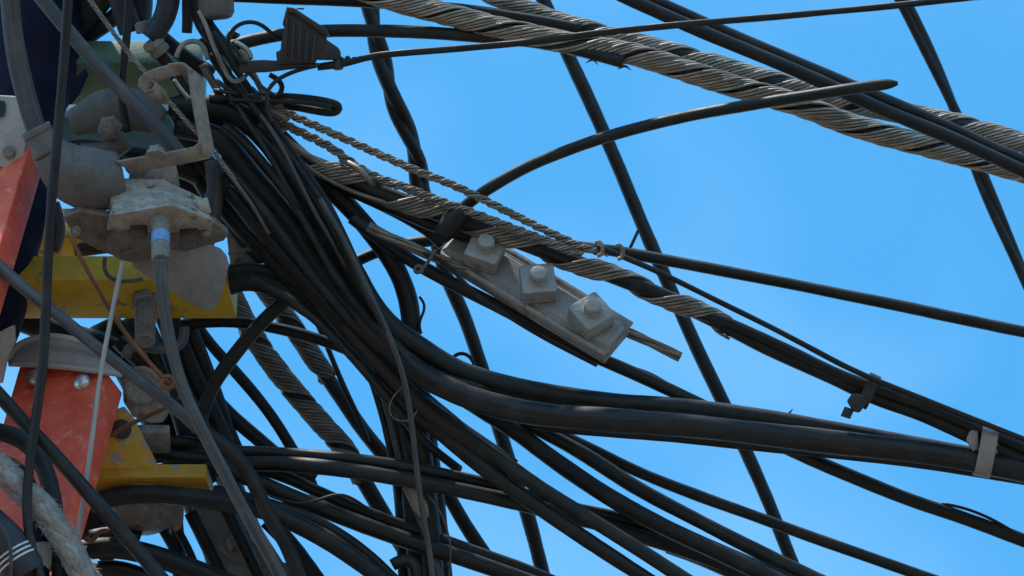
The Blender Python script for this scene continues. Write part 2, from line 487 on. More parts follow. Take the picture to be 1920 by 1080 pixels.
def lathe(name, base, axis, prof, mat, parent=None, sides=24, bev=0):
    """turned part: prof = [(distance along axis, radius)...] in units"""
    ax = axis.normalized()
    t = ax.orthogonal().normalized(); b = ax.cross(t)
    V, Fc = [], []
    for d, r in prof:
        for j in range(sides):
            a = 2 * math.pi * j / sides
            V.append(tuple(base + ax * (d * S) + (t * math.cos(a) + b * math.sin(a)) * (r * S)))
    n = len(prof)
    for i in range(n - 1):
        for j in range(sides):
            k = (j + 1) % sides
            Fc.append((i * sides + j, i * sides + k, (i + 1) * sides + k, (i + 1) * sides + j))
    Fc.append(tuple(range(sides - 1, -1, -1)))
    Fc.append(tuple(range((n - 1) * sides, n * sides)))
    o = link_mesh(name, V, Fc, mat, parent, True)
    bm = bmesh.new(); bm.from_mesh(o.data); bmesh.ops.recalc_face_normals(bm, faces=bm.faces); bm.to_mesh(o.data); bm.free()
    o.data.set_sharp_from_angle(angle=math.radians(35))
    return o

def strip(name, pts, z, width, thick, mat, parent=None, wdir=None, bev=1.0):
    """flat bar bent along a path: width along wdir, thickness across"""
    p = [Vector(q) for q in to3d(pts, z, 1, False)]
    wv = (wdir or FWD).normalized()
    V, Fc = [], []
    n = len(p)
    for i in range(n):
        t = (p[min(i + 1, n - 1)] - p[max(i - 1, 0)]).normalized()
        nn = t.cross(wv).normalized()
        for a, b in ((-1, -1), (1, -1), (1, 1), (-1, 1)):
            V.append(tuple(p[i] + wv * (a * width * S / 2) + nn * (b * thick * S / 2)))
    for i in range(n - 1):
        for j in range(4):
            k = (j + 1) % 4
            Fc.append((4 * i + j, 4 * i + k, 4 * i + 4 + k, 4 * i + 4 + j))
    Fc += [(3, 2, 1, 0), tuple(4 * (n - 1) + j for j in range(4))]
    o = link_mesh(name, V, Fc, mat, parent, False)
    bm = bmesh.new(); bm.from_mesh(o.data); bmesh.ops.recalc_face_normals(bm, faces=bm.faces); bm.to_mesh(o.data); bm.free()
    if bev: bevel_mesh(o, bev, 2)
    return o

def smooth_poly(pts, it=2):
    for _ in range(it):
        q = []
        for i in range(len(pts)):
            a, b = pts[i], pts[(i + 1) % len(pts)]
            q += [(a[0]*.75+b[0]*.25, a[1]*.75+b[1]*.25), (a[0]*.25+b[0]*.75, a[1]*.25+b[1]*.75)]
        pts = q
    return pts

# ================================================================== SETTING
gv = [(-3000, -3000, 0), (3000, -3000, 0), (3000, 3000, 0), (-3000, 3000, 0)]
g = link_mesh('ground', gv, [(0, 1, 2, 3)], 'ground', None, False)
tag(g, 'pale concrete street far below the cables', None, None, 'structure')

# ------------------------------------------------------------------ ladder
LA = CV(0.245, 1.0, -0.75) / S       # up along the rails (per photograph unit of height)
_a = LA.normalized()
_w = (RGT * 0.88 - UPV * 0.11 - FWD * 0.14).normalized()
_w = (_w - _a * _w.dot(_a)).normalized()
_d = _a.cross(_w).normalized()
if _d.dot(FWD) < 0: _d = -_d
_f = math.radians(22)
LW = (_w * math.cos(_f) - _d * math.sin(_f)).normalized()
LD = (_w * math.sin(_f) + _d * math.cos(_f)).normalized()
def zl(x, y):                        # depth of the lower rail's web face
    return 0.49 * (203 - x) - 0.75 * (y - 700)
lad_base = P(205, 700, 0)
lad_base = lad_base - LA.normalized() * ((lad_base.z - 0.02) / LA.normalized().z)
ladder = empty('extension_ladder', lad_base)
tag(ladder, 'orange-red fibreglass extension ladder with grey end caps at the left edge', 'ladder')

def rail(corner, width, depth, t, name='rail'):
    """C-channel rail from a top corner point (right edge of the web) down to the street"""
    a = LA.normalized()
    ln = (corner.z - 0.03) / a.z
    prof = [(0, 0), (0, depth), (-t, depth), (-t, t), (-width + t, t), (-width + t, depth), (-width, depth), (-width, 0)]
    top = [corner + LW * (u * S) + LD * (v * S) + a * (-u * 0.27 * S) for u, v in prof]
    n = len(prof)
    V, Fc = [], []
    cuts = [0, 0.1, 0.2, 0.35, 0.5, 0.75, 1, 2, 3, ln]
    for c in cuts:
        V += [tuple(q - a * c) for q in top]
    for i in range(len(cuts) - 1):
        for j in range(n):
            k = (j + 1) % n
            Fc.append((i * n + j, i * n + k, (i + 1) * n + k, (i + 1) * n + j))
    m = (len(cuts) - 1) * n
    for q in ((0, 1, 2, 3), (0, 3, 4, 7), (4, 5, 6, 7)):
        Fc.append(q); Fc.append(tuple(m + i for i in reversed(q)))
    o = link_mesh(name, V, Fc, 'red', ladder, False)
    bm = bmesh.new(); bm.from_mesh(o.data); bmesh.ops.recalc_face_normals(bm, faces=bm.faces); bm.to_mesh(o.data); bm.free()
    bevel_mesh(o, 4.0, 3)
    return o
r_low = rail(P(203, 700, 0), 205, 62, 9)
r_up = rail(P(55, 272, -20), 205, 62, 9)
# grey cap with a raised rim on the lower rail
capo = [(14, 681), (17, 664), (32, 648), (60, 636), (100, 631), (150, 641), (195, 662), (234, 692), (226, 703), (120, 693)]
cap = prism('end_cap', capo, [zl(x, y) - 10 for x, y in capo], 60, 'cap', ladder, 3)
for rim in ([(16, 676), (20, 662), (34, 647), (62, 635), (100, 630), (150, 640), (196, 661), (232, 690)], [(18, 682), (70, 684), (130, 689), (190, 697), (228, 702)]):
    cable('cap_rim', None, rim, 6, [zl(x, y) - 12 for x, y in (rim[0], rim[-1])], 'cap', parent=cap, wob=0, sm=1)
for (x, y, r) in ((68, 706, 18), (154, 717, 18)):
    lathe('rivet', P(x, y, zl(x, y) - 1), -LD, [(-4, r), (2, r), (5, r * 0.93), (8, r * 0.78), (10, r * 0.5), (11, r * 0.1)], 'rivet', ladder, 24)
br = prism('rail_bracket', [(-60, 176), (30, 180), (48, 205), (50, 255), (44, 300), (36, 316), (-60, 312)], -30, 40, 'cap', ladder, 4)
prism('bracket_slot', [(-16, 188), (8, 189), (11, 196), (10, 212), (6, 219), (-16, 219)], -35, 3, 'rubber', br, 0)
lathe('bolt', P(18, 286, -30), -FWD, [(-2, 13), (3, 13), (4, 8), (8, 7.5)], 'old_steel', br, 16)
prism('guide_bracket', [(-30, 700), (-30, 640), (0, 622), (27, 608), (29, 640), (14, 672), (4, 720)], 20, 30, 'cap', ladder, 4)

# ------------------------------------------------------------------ painted steel bars
def bar(name, label, x0, x1, y0, z, h, d, mat, lean=0.0):
    """level rectangular tube: front bottom edge at photograph row y0"""
    Y = (HFW + RGT * lean).normalized()
    c = P(x0, y0, z)
    o = wbox(name, c, x1 - x0, d, h, mat, None, 4.0, (RGT, Y, VUP))
    tag(o, label, 'steel bar')
    return o
bar('yellow_bar', 'yellow painted square steel bar under the cast aluminium box', 20, 426, 525, 70, 63, 112, 'yellow', 0.16)
bar('yellow_bar', 'short end of a yellow bar showing behind the grey rubber boot', 60, 165, 446, 240, 78, 60, 'yellow')
bar('green_bar', 'faded green painted steel bar at the top left', 90, 381, 118, 190, 60, 118, 'green', 0.05)
bar('teal_bar', 'dark teal painted bar behind the curved grey bracket', 60, 350, 222, 380, 60, 120, 'teal')

# lower bracket: chipped yellow plate on a grey-topped yellow bar
yb = empty('yellow_bracket', P(280, 900, 40))
tag(yb, 'chipped yellow bracket with a tapered plate beside the orange ladder rail', 'bracket')
prism('tapered_plate', [(196, 775), (232, 762), (250, 782), (298, 876), (292, 890), (170, 900), (150, 900)], 60, 14, 'yellow_chipped', yb, 2)
wbox('cross_bar', P(165, 895, 45), 222, 70, 34, 'yellow_chipped', yb, 3, (RGT, (HFW + RGT * 0.2).normalized(), VUP))
lathe('hole_plug', P(228, 805, 58), -FWD, [(-2, 19), (2, 19), (3, 15), (4, 1)], 'rubber', yb, 20)
nv = cable('navy_cloth', 'dark navy blue cloth hanging behind the upper orange ladder rail', [(62, -30), (58, 110), (28, 250), (5, 380), (-12, 480), (-32, 580), (-72, 700), (-100, 800)], 65, [250, 190, 130, 110], 'navy', 'cloth', None, None, 18, [112, 106, 100, 88, 80, 74, 68, 62], 4.0, 14, 2, 0.12)
prism('dark_strap', [(128, 196), (135, 150), (160, 128), (166, 140), (150, 176), (134, 196)], 150, 10, 'navy', nv, 2)

# ================================================================== HARDWARE, LEFT
# cast aluminium junction box with its rubber boot, gap-shade blocks and bolts
box = empty('junction_box', P(290, 480, -120))
tag(box, 'weathered cast aluminium junction box with bolted flange above the yellow bar', 'junction box')
ZB = -120
up = VUP * S
def at_h(x, y, z, h):        # pixel on the flange's underside, raised by h
    return P(x, y, z) + up * h
flange = [(119, 408), (150, 396), (212, 408), (322, 390), (402, 418), (428, 440), (420, 452), (346, 472), (300, 466), (262, 486), (228, 486), (186, 470), (140, 446)]
fb = [P(x, y, -150 + (y - 408) * 1.1) for x, y in flange]
solid('flange', fb, [q + up * 16 for q in fb], 'shaded_brown_cast', box, 2)
def q3(l): return [P(*a) for a in l]
hb_ = q3([(208, 404, -195), (322, 384, -205), (402, 415, -185), (398, 430, -140), (300, 440, -130), (200, 432, -140)])
ht_ = q3([(200, 332, -125), (306, 334, -130), (386, 374, -140), (380, 380, -60), (296, 372, -50), (202, 362, -55)])
mid = [b_.lerp(t_, 0.16) for b_, t_ in zip(hb_, ht_)]
cm = sum(mid, Vector()) / len(mid)
solid('housing_rim', hb_, [cm + (q - cm) * 0.995 for q in mid], 'cast', box, 3, 2)
mid2 = [cm + (q - cm) * 0.965 for q in mid]
half = [a_.lerp(b_, 0.45) for a_, b_ in zip(mid2, ht_)]
ch_ = sum(half, Vector()) / len(half)
half_in = [ch_ + (q - ch_) * 0.955 for q in half]
solid('lower_housing', mid2, half, 'cast', box, 3, 2)
ct_ = sum(ht_, Vector()) / len(ht_)
solid('upper_housing', half_in, [ct_ + (q - ct_) * 0.985 for q in ht_], 'cast', box, 4, 2)
for (x, y) in ((226, 342), (282, 344), (352, 366)):
    lathe('cover_screw', P(x, y, -150), (-FWD + VUP * 0.2).normalized(), [(-10, 7), (3, 7), (5, 5), (5.5, 1)], 'galv', box, 12)
prism('mounting_boss', [(240, 342), (246, 300), (262, 294), (318, 286), (328, 304), (336, 352)], -108, 60, 'cast', box, 5)
prism('wing_lug', [(366, 380), (388, 368), (396, 400), (380, 402)], -176, 40, 'cast', box, 4)
cable('cast_lug', None, [(238, 322), (244, 310), (258, 306), (272, 312), (274, 324)], 6, -122, 'old_steel', parent=box, wob=0)
down = (-VUP + RGT * 0.03).normalized()
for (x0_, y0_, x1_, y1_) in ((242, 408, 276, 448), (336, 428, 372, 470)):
    prism('gap_shade', [(x0_, y0_), (x1_, y0_ - 3), (x1_ - 2, y1_ - 4), (x0_ + 3, y1_)], [-150, -150, -178, -178], 46, 'dark_brown', box, 5)  # dark block standing in for a shaded gap under the box
for (x, y) in ((229, 414), (386, 432), (142, 432), (236, 474)):
    lathe('flange_bolt', P(x, y, -154 + (y - 408) * 1.1), (down - FWD * 0.4).normalized(), [(-14, 12), (3, 12), (4, 7), (11, 7), (12, 5)], 'galv', box, 6)
lathe('under_dome', P(252, 452, -104), down, [(-6, 54), (6, 52), (14, 40), (18, 4)], 'shaded_brown_cast', box, 26)
ft = lathe('cable_fitting', P(301, 402, -165), (down + RGT * 0.0).normalized(), [(0, 21), (20, 21), (34, 17), (44, 16), (78, 16), (80, 17.5), (108, 17.5), (114, 15), (115, 12)], 'brown_steel', box, 22)
lathe('blue_band', P(301, 402, -165), down, [(50, 16.8), (51, 17.6), (76, 17.6), (77, 16.8)], 'blue_band', ft, 22)
# rubber boot and collar feeding the box
boot = cable('rubber_boot', None, [(222, 334), (195, 338), (162, 336), (132, 322), (106, 300), (88, 278)], 50, [ZB + 10, ZB - 10, ZB - 30], 'boot', parent=box, sides=28, radii=[50, 58, 60, 56, 45, 32], wob=0.8, sm=3, jit=0.04)
cable('collar', None, [(92, 288), (78, 262), (68, 243)], 27, ZB - 34, 'boot', parent=boot, sides=22, radii=[30, 29, 26, 27, 26.5], wob=0, step=4, sm=1)
cable('collar_ring', None, [(66, 240), (73, 254)], 29, ZB - 34, 'boot', parent=boot, sides=22, wob=0, step=4, sm=0, extend=False)

# bent strap bracket with a curled hook
hb = empty('strap_bracket', P(300, 310, -140))
tag(hb, 'bent flat-bar steel bracket with a curled hook, bolted on top of the cast box', 'bracket')
WD = (RGT * 0.72 - UPV * 0.56 + FWD * 0.42).normalized()
strip('hook', [(303, 163), (296, 176), (283, 179), (271, 170), (272, 156), (284, 145), (303, 137), (330, 130)], -150, 30, 6, 'brown_steel', hb, WD, 1.5)
strip('strap', [(328, 131), (346, 128), (358, 130), (364, 138), (368, 160), (374, 200), (381, 240), (387, 268), (386, 279), (378, 286), (350, 292), (310, 299), (232, 313)], -150, 38, 6, 'brown_steel', hb, WD, 1.5)
lathe('bracket_bolt', P(292, 296, -158), VUP, [(0, 22), (7, 22), (8, 16), (20, 16), (21, 12)], 'brown_steel', hb, 6)

# curved grey bracket with bolt, upper left
cb_ = empty('curved_bracket', P(215, 250, 60))
tag(cb_, 'curved grey steel pipe bracket with a bolt, under the green bar', 'bracket')
cable('curved_plate', None, [(134, 233), (165, 219), (200, 206), (240, 205), (275, 215), (300, 232)], 40, [30, 20, 40], 'boot', parent=cb_, sides=26, radii=[24, 33, 40, 43, 38, 26], wob=0, sm=3, flat=0.6)
cable('arm', None, [(150, 278), (190, 285), (215, 280), (232, 260)], 18, 30, 'boot', parent=cb_, sides=16, radii=[10, 17, 20, 22], wob=0)
lathe('hexagon_bolt', P(206, 240, -6), (-FWD - VUP * 0.4).normalized(), [(-24, 24), (4, 24), (6, 21), (7, 12), (16, 11)], 'old_steel', cb_, 6)

# flat grey plastic flap under the box
fl = prism('grey_flap', smooth_poly([(232, 488), (280, 462), (380, 452), (424, 470), (430, 508), (402, 588), (372, 576), (300, 536)], 1), [-62 + 0.4 * (y - 480) for x, y in smooth_poly([(232, 488), (280, 462), (380, 452), (424, 470), (430, 508), (402, 588), (372, 576), (300, 536)], 1)], 9, 'plate_grey', None, 2.5)
tag(fl, 'flat grey plastic flap hanging below the cast box over the yellow bar', 'plate')

# threaded stud under the yellow bar with a rod ring
st = empty('hanger_stud', P(275, 640, 110))
tag(st, 'grey-brown threaded stud with nut hanging under the yellow bar', 'stud')
lathe('nut', P(272, 552, 112), down, [(0, 26), (26, 26), (28, 22)], 'old_steel', st, 6)
pr = [(24, 20)]
for i in range(14): pr += [(26 + i * 7, 20), (29 + i * 7, 17.5)]
lathe('threaded_rod', P(272, 552, 112), down, pr, 'old_steel', st, 20)
cable('bent_rod', 'bent grey steel rod curling under the yellow bar stud', [(236, 672), (234, 650), (250, 646), (300, 655), (335, 652), (350, 632), (346, 612)], 10, 90, 'blue_grey', 'rod')
cable('bent_rod', 'thin grey rod hooked over the front of the yellow bar', [(197, 482), (194, 505), (205, 522), (230, 528), (268, 523)], 4, 40, 'grey', 'rod', sm=2)

# grey cast clamp behind the ladder cap
gc = empty('cast_clamp', P(280, 800, 70))
tag(gc, 'grey cast clamp with a round recess between ladder cap and rusty wire', 'clamp')
prism('clamp_body', smooth_poly([(228, 690), (292, 690), (322, 745), (318, 772), (300, 800), (232, 775)], 1), 70, 40, 'old_steel', gc, 4)
lathe('recess_disc', P(265, 722, 66), -FWD, [(-4, 36), (3, 36), (5, 30), (2, 26), (1, 2)], 'old_steel', gc, 28)
wbox('clamp_foot', P(226, 812, 60), 92, 60, 22, 'old_steel', gc, 3)
# lower grey casting and plate with washers
lc = empty('round_casting', P(270, 1000, 120))
tag(lc, 'dull grey rounded casting under the chipped yellow bracket', 'casting')
lathe('bowl', P(270, 930, 130), down, [(0, 74), (14, 76), (34, 70), (56, 50), (68, 22), (70, 2)], 'old_steel', lc, 30)
prism('ear', smooth_poly([(318, 950), (345, 945), (343, 985), (330, 1000), (318, 985)], 1), 100, 18, 'old_steel', lc, 3)
pb = empty('pole_plate', P(440, 1080, 190))
tag(pb, 'grey galvanised plate with a large round washer at the lower left behind cables', 'plate')
prism('plate', [(352, 930), (420, 905), (470, 960), (560, 1100), (600, 1200), (430, 1200), (385, 1050)], 210, 22, 'plate_grey', pb, 3)
lathe('washer', P(452, 1010, 208), (-FWD + RGT * 0.2).normalized(), [(-3, 44), (6, 44), (8, 40)], 'galv', pb, 32)
lathe('bolt_head', P(448, 1014, 202), (-FWD + RGT * 0.2).normalized(), [(-3, 27), (14, 27), (18, 23)], 'old_steel', pb, 6)
lathe('washer', P(520, 1092, 208), (-FWD + RGT * 0.2).normalized(), [(-3, 40), (6, 40), (8, 36)], 'galv', pb, 32)
wp = prism('white_tag', [(403, 888), (420, 880), (440, 916), (441, 930), (420, 934)], 150, 6, 'cap', None, 1.5)
tag(wp, 'small pale grey metal tag at the end of the chipped yellow bar', 'tag')
bkt = empty('small_bracket', P(450, 500, 150))
tag(bkt, 'small grey steel angle bracket with protruding pins right of the cast box', 'bracket')
prism('angle_plate', [(424, 430), (448, 420), (468, 455), (500, 470), (498, 498), (432, 500), (428, 470)], 150, 30, 'old_steel', bkt, 3)
cable('pin', None, [(428, 476), (470, 466), (526, 461)], 4, 120, 'old_steel', parent=bkt, wob=0, extend=False)
cable('pin', None, [(430, 500), (470, 503), (500, 499)], 6, 120, 'old_steel', parent=bkt, wob=0, extend=False)

# dark rubber terminations at the very top left
rb = empty('rubber_termination', P(290, 90, 60))
tag(rb, 'pair of dark rubber cable boots at the top edge above the green bar', 'cable boot')
cable('boot_sleeve', None, [(315, -60), (316, 10), (300, 50), (282, 74)], 30, 40, 'rubber', parent=rb, sides=22, radii=[34, 34, 32, 26, 20], wob=0.5)
cable('boot_sleeve', None, [(360, -60), (352, 0), (352, 35), (350, 62)], 20, 70, 'rubber', parent=rb, sides=20, radii=[26, 24, 22, 18, 10], wob=0.5)
lathe('metal_ferrule', P(284, 76, 40), (RGT * 0.45 - UPV * 0.6 + FWD * 0.2).normalized(), [(0, 20), (6, 22), (12, 22), (13, 19), (22, 19), (23, 21), (30, 20), (31, 14)], 'brown_steel', rb, 22)
lathe('metal_ferrule', P(266, 40, 90), (RGT * 0.2 - UPV * 0.8).normalized(), [(0, 12), (5, 16), (20, 16), (22, 12)], 'old_steel', rb, 18)
cable('dark_sleeve', 'dark rubber sleeve crossing left of the rubber boots at the top', [(290, -30), (240, 10), (200, 44), (165, 68), (110, 110)], 16, [130, 220, 320], 'rubber', 'cable sleeve', sides=16)
cable('dark_sleeve', 'thick dark sleeve in the top left corner behind the thin wire rope', [(210, -40), (185, 0), (160, 30), (135, 60), (90, 120)], 26, [150, 240, 330], 'rubber', 'cable sleeve', sides=16)
hx = lathe('hexagon_nut', P(404, -10, 20), (-UPV + RGT * 0.06 - FWD * 0.15).normalized(), [(-30, 34), (34, 34), (44, 28), (46, 12)], 'boot', None, 8)
tag(hx, 'grey faceted plastic nut at the top edge above the black wedge clamp', 'nut')

# black ribbed wedge clamp
wc = empty('wedge_clamp', P(575, 120, -60))
tag(wc, 'black ribbed plastic wedge clamp holding the thin drop wire', 'clamp')
ZW = -80
prism('wedge_body', [(536, 18), (546, 17), (606, 56), (613, 66), (611, 80), (590, 118), (520, 121), (517, 97), (526, 94), (527, 80), (533, 50), (529, 46)], ZW, 46, 'black_plastic', wc, 3)
for i in range(5):
    x = 536 + i * 13
    prism('rib', [(x, 30 + i * 8), (x + 5, 33 + i * 8), (x + 1, 116), (x - 6, 116)], ZW - 5, 6, 'black_plastic', wc, 1.2)
prism('wedge_back', [(536, 12), (552, 15), (612, 54), (618, 66), (604, 64), (548, 24), (538, 24)], ZW - 8, 60, 'black_plastic', wc, 3)
prism('nose', [(598, 72), (612, 74), (636, 90), (640, 104), (632, 112), (592, 112), (590, 100)], ZW + 2, 40, 'black_plastic', wc, 5)
prism('tongue', [(448, 114), (492, 112), (600, 118), (602, 124), (560, 128), (500, 135), (448, 137)], ZW + 10, 26, 'black_plastic', wc, 3)
lathe('wire_knob', P(633, 112, ZW + 16), (-UPV + RGT * 0.1).normalized(), [(-6, 8), (2, 9), (6, 10), (18, 9), (20, 4)], 'black_plastic', wc, 14)
cable('bail_wire', None, [(526, 72), (512, 66), (498, 52), (478, 42), (455, 43), (436, 56), (427, 78), (432, 96), (445, 110), (462, 118)], 4, [ZW + 30, ZW - 10, ZW + 10], 'black', parent=wc, wob=0, step=5, sides=10)
cable('frayed_end', None, [(556, 17), (562, 15), (570, 17)], 1.6, ZW + 10, 'black', parent=wc, wob=0, step=3)
cable('drop_wire', 'thin double drop wire rising right from the black wedge clamp to the top edge', [(596, 126), (640, 121), (700, 105), (850, 92), (1000, 78), (1150, 59), (1300, 44), (1480, 29), (1640, 14), (1790, -2), (1860, -9)], 6.5, [-60, -150, -230, -300], 'brown_black', 'wire', None, wob=0.6, flat=0.55)
cable('drop_wire_tail', 'thin wire tail curving from the wedge clamp nose down to the small loop', [(632, 118), (590, 124), (555, 133), (525, 146), (505, 162), (498, 180), (503, 205), (510, 232)], 4, [-50, -80, -100], 'brown_black', 'wire', None)
cable('coiled_turns', 'small coil of wire wound at the nose of the wedge clamp', [(640, 108), (646, 116), (652, 106), (658, 118), (664, 108), (668, 114)], 3.5, -70, 'black', 'wire', None, wob=0, step=3, sm=1)

# bright rings and loops behind the wedge clamp
cable('steel_ring', 'bright steel ring behind the black wedge clamp bail', [(440, 78), (455, 86), (468, 98), (472, 112)], 5, -20, 'bright_ring', 'ring', 'bright steel loops by the wedge clamp', wob=0, step=5, extend=False)
cable('steel_ring', 'long bright steel loop hanging under the rubber boots', [(372, 20), (385, 45), (398, 80), (412, 112), (425, 140), (436, 154), (452, 152), (464, 138)], 4, -40, 'steel', 'ring', 'bright steel loops by the wedge clamp', wob=0, step=6)
cable('steel_ring', 'arched brown steel loop between green bar and wedge clamp', [(330, 108), (338, 88), (352, 78), (372, 78), (384, 92), (390, 112)], 5, 10, 'steel', 'ring', 'bright steel loops by the wedge clamp', wob=0, step=5)
cable('steel_ring', 'short bright steel rod inside the strap bracket', [(326, 148), (338, 166), (354, 184)], 4.5, -60, 'bright_ring', 'ring', 'bright steel loops by the wedge clamp', wob=0, step=5, extend=False)
cable('eye_loop', 'small dark wire eye right below the wedge clamp', [(505, 140), (520, 148), (530, 160), (526, 176), (514, 182)], 5, -30, 'brown_black', 'wire', wob=0, step=5)
cable('folded_loop', 'folded black cable loop sticking out right of the wire tangle', [(395, 184), (450, 183), (510, 182), (560, 184), (605, 190), (632, 197), (637, 204), (628, 210), (600, 208), (560, 201), (525, 196)], 8.5, [20, -10, -20, 0, 30], 'green_black', 'cable', wob=0.4, step=6, sm=2)
cable('folded_loop', 'second turn of the folded black cable loop, nested inside', [(430, 188), (500, 189), (560, 191), (600, 196), (622, 202)], 5, -34, 'green_black', 'cable', wob=0.4)

# ================================================================== CLAMP IN THE MIDDLE
gcl = empty('bolt_clamp', P(1000, 560, -40))
tag(gcl, 'galvanised three-bolt guy clamp with square nuts in the middle', 'clamp')
cn = Vector((0.06, 0.57, 0.82)).normalized()
ca = Vector((0.855, -0.518, 0.0)); ca.z = -(ca.x * cn.x + ca.y * cn.y) / cn.z; ca.normalize()
cbv = cn.cross(ca).normalized()
cO = P(1003, 545, -20)
def K(a, b, n):
    v = ca * a + cbv * b + cn * n
    return cO + CV(v.x, v.y, v.z)
def plate(name, prof, n0, La, Lb):
    V = [K(La + 4 * math.sin(i * 2.1), b, n0 + n) for i, (b, n) in enumerate(prof)] + [K(Lb + 3 * math.sin(i * 1.7), b, n0 + n) for i, (b, n) in enumerate(prof)]
    n = len(prof)
    Fc = [tuple(range(n)), tuple(range(2 * n - 1, n - 1, -1))] + [(i, (i + 1) % n, n + (i + 1) % n, n + i) for i in range(n)]
    o = link_mesh(name, V, Fc, 'galv', gcl, False)
    bm = bmesh.new(); bm.from_mesh(o.data); bmesh.ops.recalc_face_normals(bm, faces=bm.faces); bm.to_mesh(o.data); bm.free()
    bevel_mesh(o, 2.0, 2, 20)
    return o
prof_f = [(-46, -8), (-46, 2), (-42, 6), (-37, 6), (-33, 1), (-29, 1), (-25, 7), (29, 7), (33, 2), (38, 1), (43, 3), (52, 1), (55, -4), (55, -12), (-38, -12)]
plate('front_plate', prof_f, 0, -188, 186)
prof_b = [(-34, 0), (-24, 6), (34, 6), (50, 0), (50, -10), (-34, -10)]
plate('back_plate', prof_b, -32, -184, 182)
for (a, rot, h) in ((-116, 14, 36), (4, 42, 36), (126, 72, 36)):
    hw = 31
    rt = math.radians(rot)
    def sq(w, c, n):
        pts = []
        for k in range(4):
            th = rt + math.pi / 4 + k * math.pi / 2
            for s_ in (-1, 1):
                t2 = th + s_ * c
                pts.append(K(a + w * 1.414 * math.cos(t2), w * 1.414 * math.sin(t2), n))
        return pts
    nut = solid('square_nut', sq(hw, 0.05, 9), sq(hw, 0.05, 9 + h), 'zinc_nut', gcl, 4.5, 3)
    ctr = K(a, 0, 9 + h - 2); axn = (K(0, 0, 1) - K(0, 0, 0)).normalized()
    lathe('bolt_end', ctr, axn, [(-4, 19), (4, 19), (5, 16.5), (19, 16.5), (22, 14.5), (23, 11), (23.5, 2)], 'zinc_nut', nut, 24)
bt_ = cable('black_tape', 'black tape wound round the cables at the upper end of the bolt clamp', [(826, 446), (842, 424), (858, 404), (872, 388)], 20, [-28, -28], 'black', 'tape', None, None, 16, [16, 21, 22, 20, 14], 0.5, 8, 1)

# ================================================================== BANDS ON THE RIGHT
mb = empty('strap_clamp', P(1848, 845, 0))
tag(mb, 'pinkish grey metal strap clamp with bolt round the cables at the right edge', 'clamp')
def ring_band(name, cx, cy, z, axv, ra, rb_, width, t, mat, parent):
    """band round cables: ellipse across axis axv; ra along image-up side, rb_ in depth"""
    A = (RGT * axv[0] + UPV * axv[1]).normalized()
    U = A.cross(FWD).normalized(); Dv = FWD
    c = P(cx, cy, z)
    V, Fc = [], []
    n = 36
    for i in range(n):
        th = 2 * math.pi * i / n
        cs, sn = math.cos(th), math.sin(th)
        sc = lambda v: math.copysign(abs(v) ** 0.75, v)
        for (w_, tt) in ((-width / 2, 0), (width / 2, 0), (width / 2, t), (-width / 2, t)):
            V.append(tuple(c + A * (w_ * S) + U * ((ra + tt) * sc(cs) * S) + Dv * ((rb_ + tt) * sc(sn) * S)))
    for i in range(n):
        k = (i + 1) % n
        for j in range(4):
            m_ = (j + 1) % 4
            Fc.append((4 * i + j, 4 * i + m_, 4 * k + m_, 4 * k + j))
    o = link_mesh(name, V, Fc, mat, parent, True)
    bm = bmesh.new(); bm.from_mesh(o.data); bmesh.ops.recalc_face_normals(bm, faces=bm.faces); bm.to_mesh(o.data); bm.free()
    o.data.set_sharp_from_angle(angle=math.radians(40))
    return o
ring_band('strap', 1849, 844, 0, (0.96, -0.18), 48, 36, 31, 3, 'strap', mb)
prism('bolt_lug', [(1811, 824), (1820, 806), (1834, 808), (1835, 838), (1825, 848)], -26, 22, 'strap', mb, 3)
prism('bolt_lug', [(1862, 828), (1871, 822), (1874, 826), (1870, 852), (1862, 858)], -14, 16, 'strap', mb, 2)
ct = empty('cable_tie', P(1612, 735, -20))
tag(ct, 'black plastic cable tie with a short cut tail under two cables', 'cable tie')
ring_band('tie_band', 1628, 733, -10, (0.90, -0.43), 30, 24, 22, 4, 'black_plastic', ct)
prism('tie_head', [(1588, 752), (1600, 736), (1622, 740), (1628, 752), (1612, 774), (1600, 772)], -40, 24, 'black_plastic', ct, 3)
prism('tie_tail', [(1584, 762), (1602, 768), (1594, 786), (1576, 780)], -32, 6, 'black_plastic', ct, 1)

# ================================================================== CABLES: SKY SIDE
G1 = 'black cables crossing the sky'
G2 = 'cables with a helical steel wire grip'
G3 = 'thick black cables bunched left of centre'
G4 = 'black cables fanning out at the bottom'
G5 = 'cables hanging in front of the ladder and box'
cable('black_cable', 'black cable along the top edge running into the upper wire grip', [(330, -14), (460, -6), (600, 0), (750, 8), (880, 19), (1000, 37), (1090, 55)], 11, [60, 80, 60], 'green_black', group=G1)
wrapped('wire_grip_cable', 'steel-wrapped cable entering at the top edge, upper of the two twisted together', [(860, -40), (945, -2), (1030, 36), (1120, 62), (1210, 86), (1300, 110), (1400, 140), (1500, 166), (1620, 198), (1740, 222), (1830, 242), (1930, 274)], 15, [120, 60, 50, 40], 2.8, 14, 180, 0.6, group=G2, ruff=1.6)
wrapped('wire_grip_cable', 'steel-wrapped cable from the top left, lower of the two twisted together', [(660, -26), (745, 2), (860, 32), (960, 58), (1080, 84), (1190, 102), (1290, 134), (1400, 168), (1500, 198), (1600, 236), (1700, 264), (1810, 292), (1930, 324)], 15.5, [30, 0, -10, 30], 2.8, 8, 235, 2.2, group=G2, bands=2, ruff=2.0)
cable('black_cable', 'black cable arching from behind the wedge clamp into the twisted steel grips', [(400, 100), (440, 84), (480, 73), (540, 63), (620, 58), (720, 58), (800, 61), (900, 68), (1000, 78), (1080, 92), (1170, 116)], 12.5, [60, 40, 20, -20], 'green_black', group=G1)
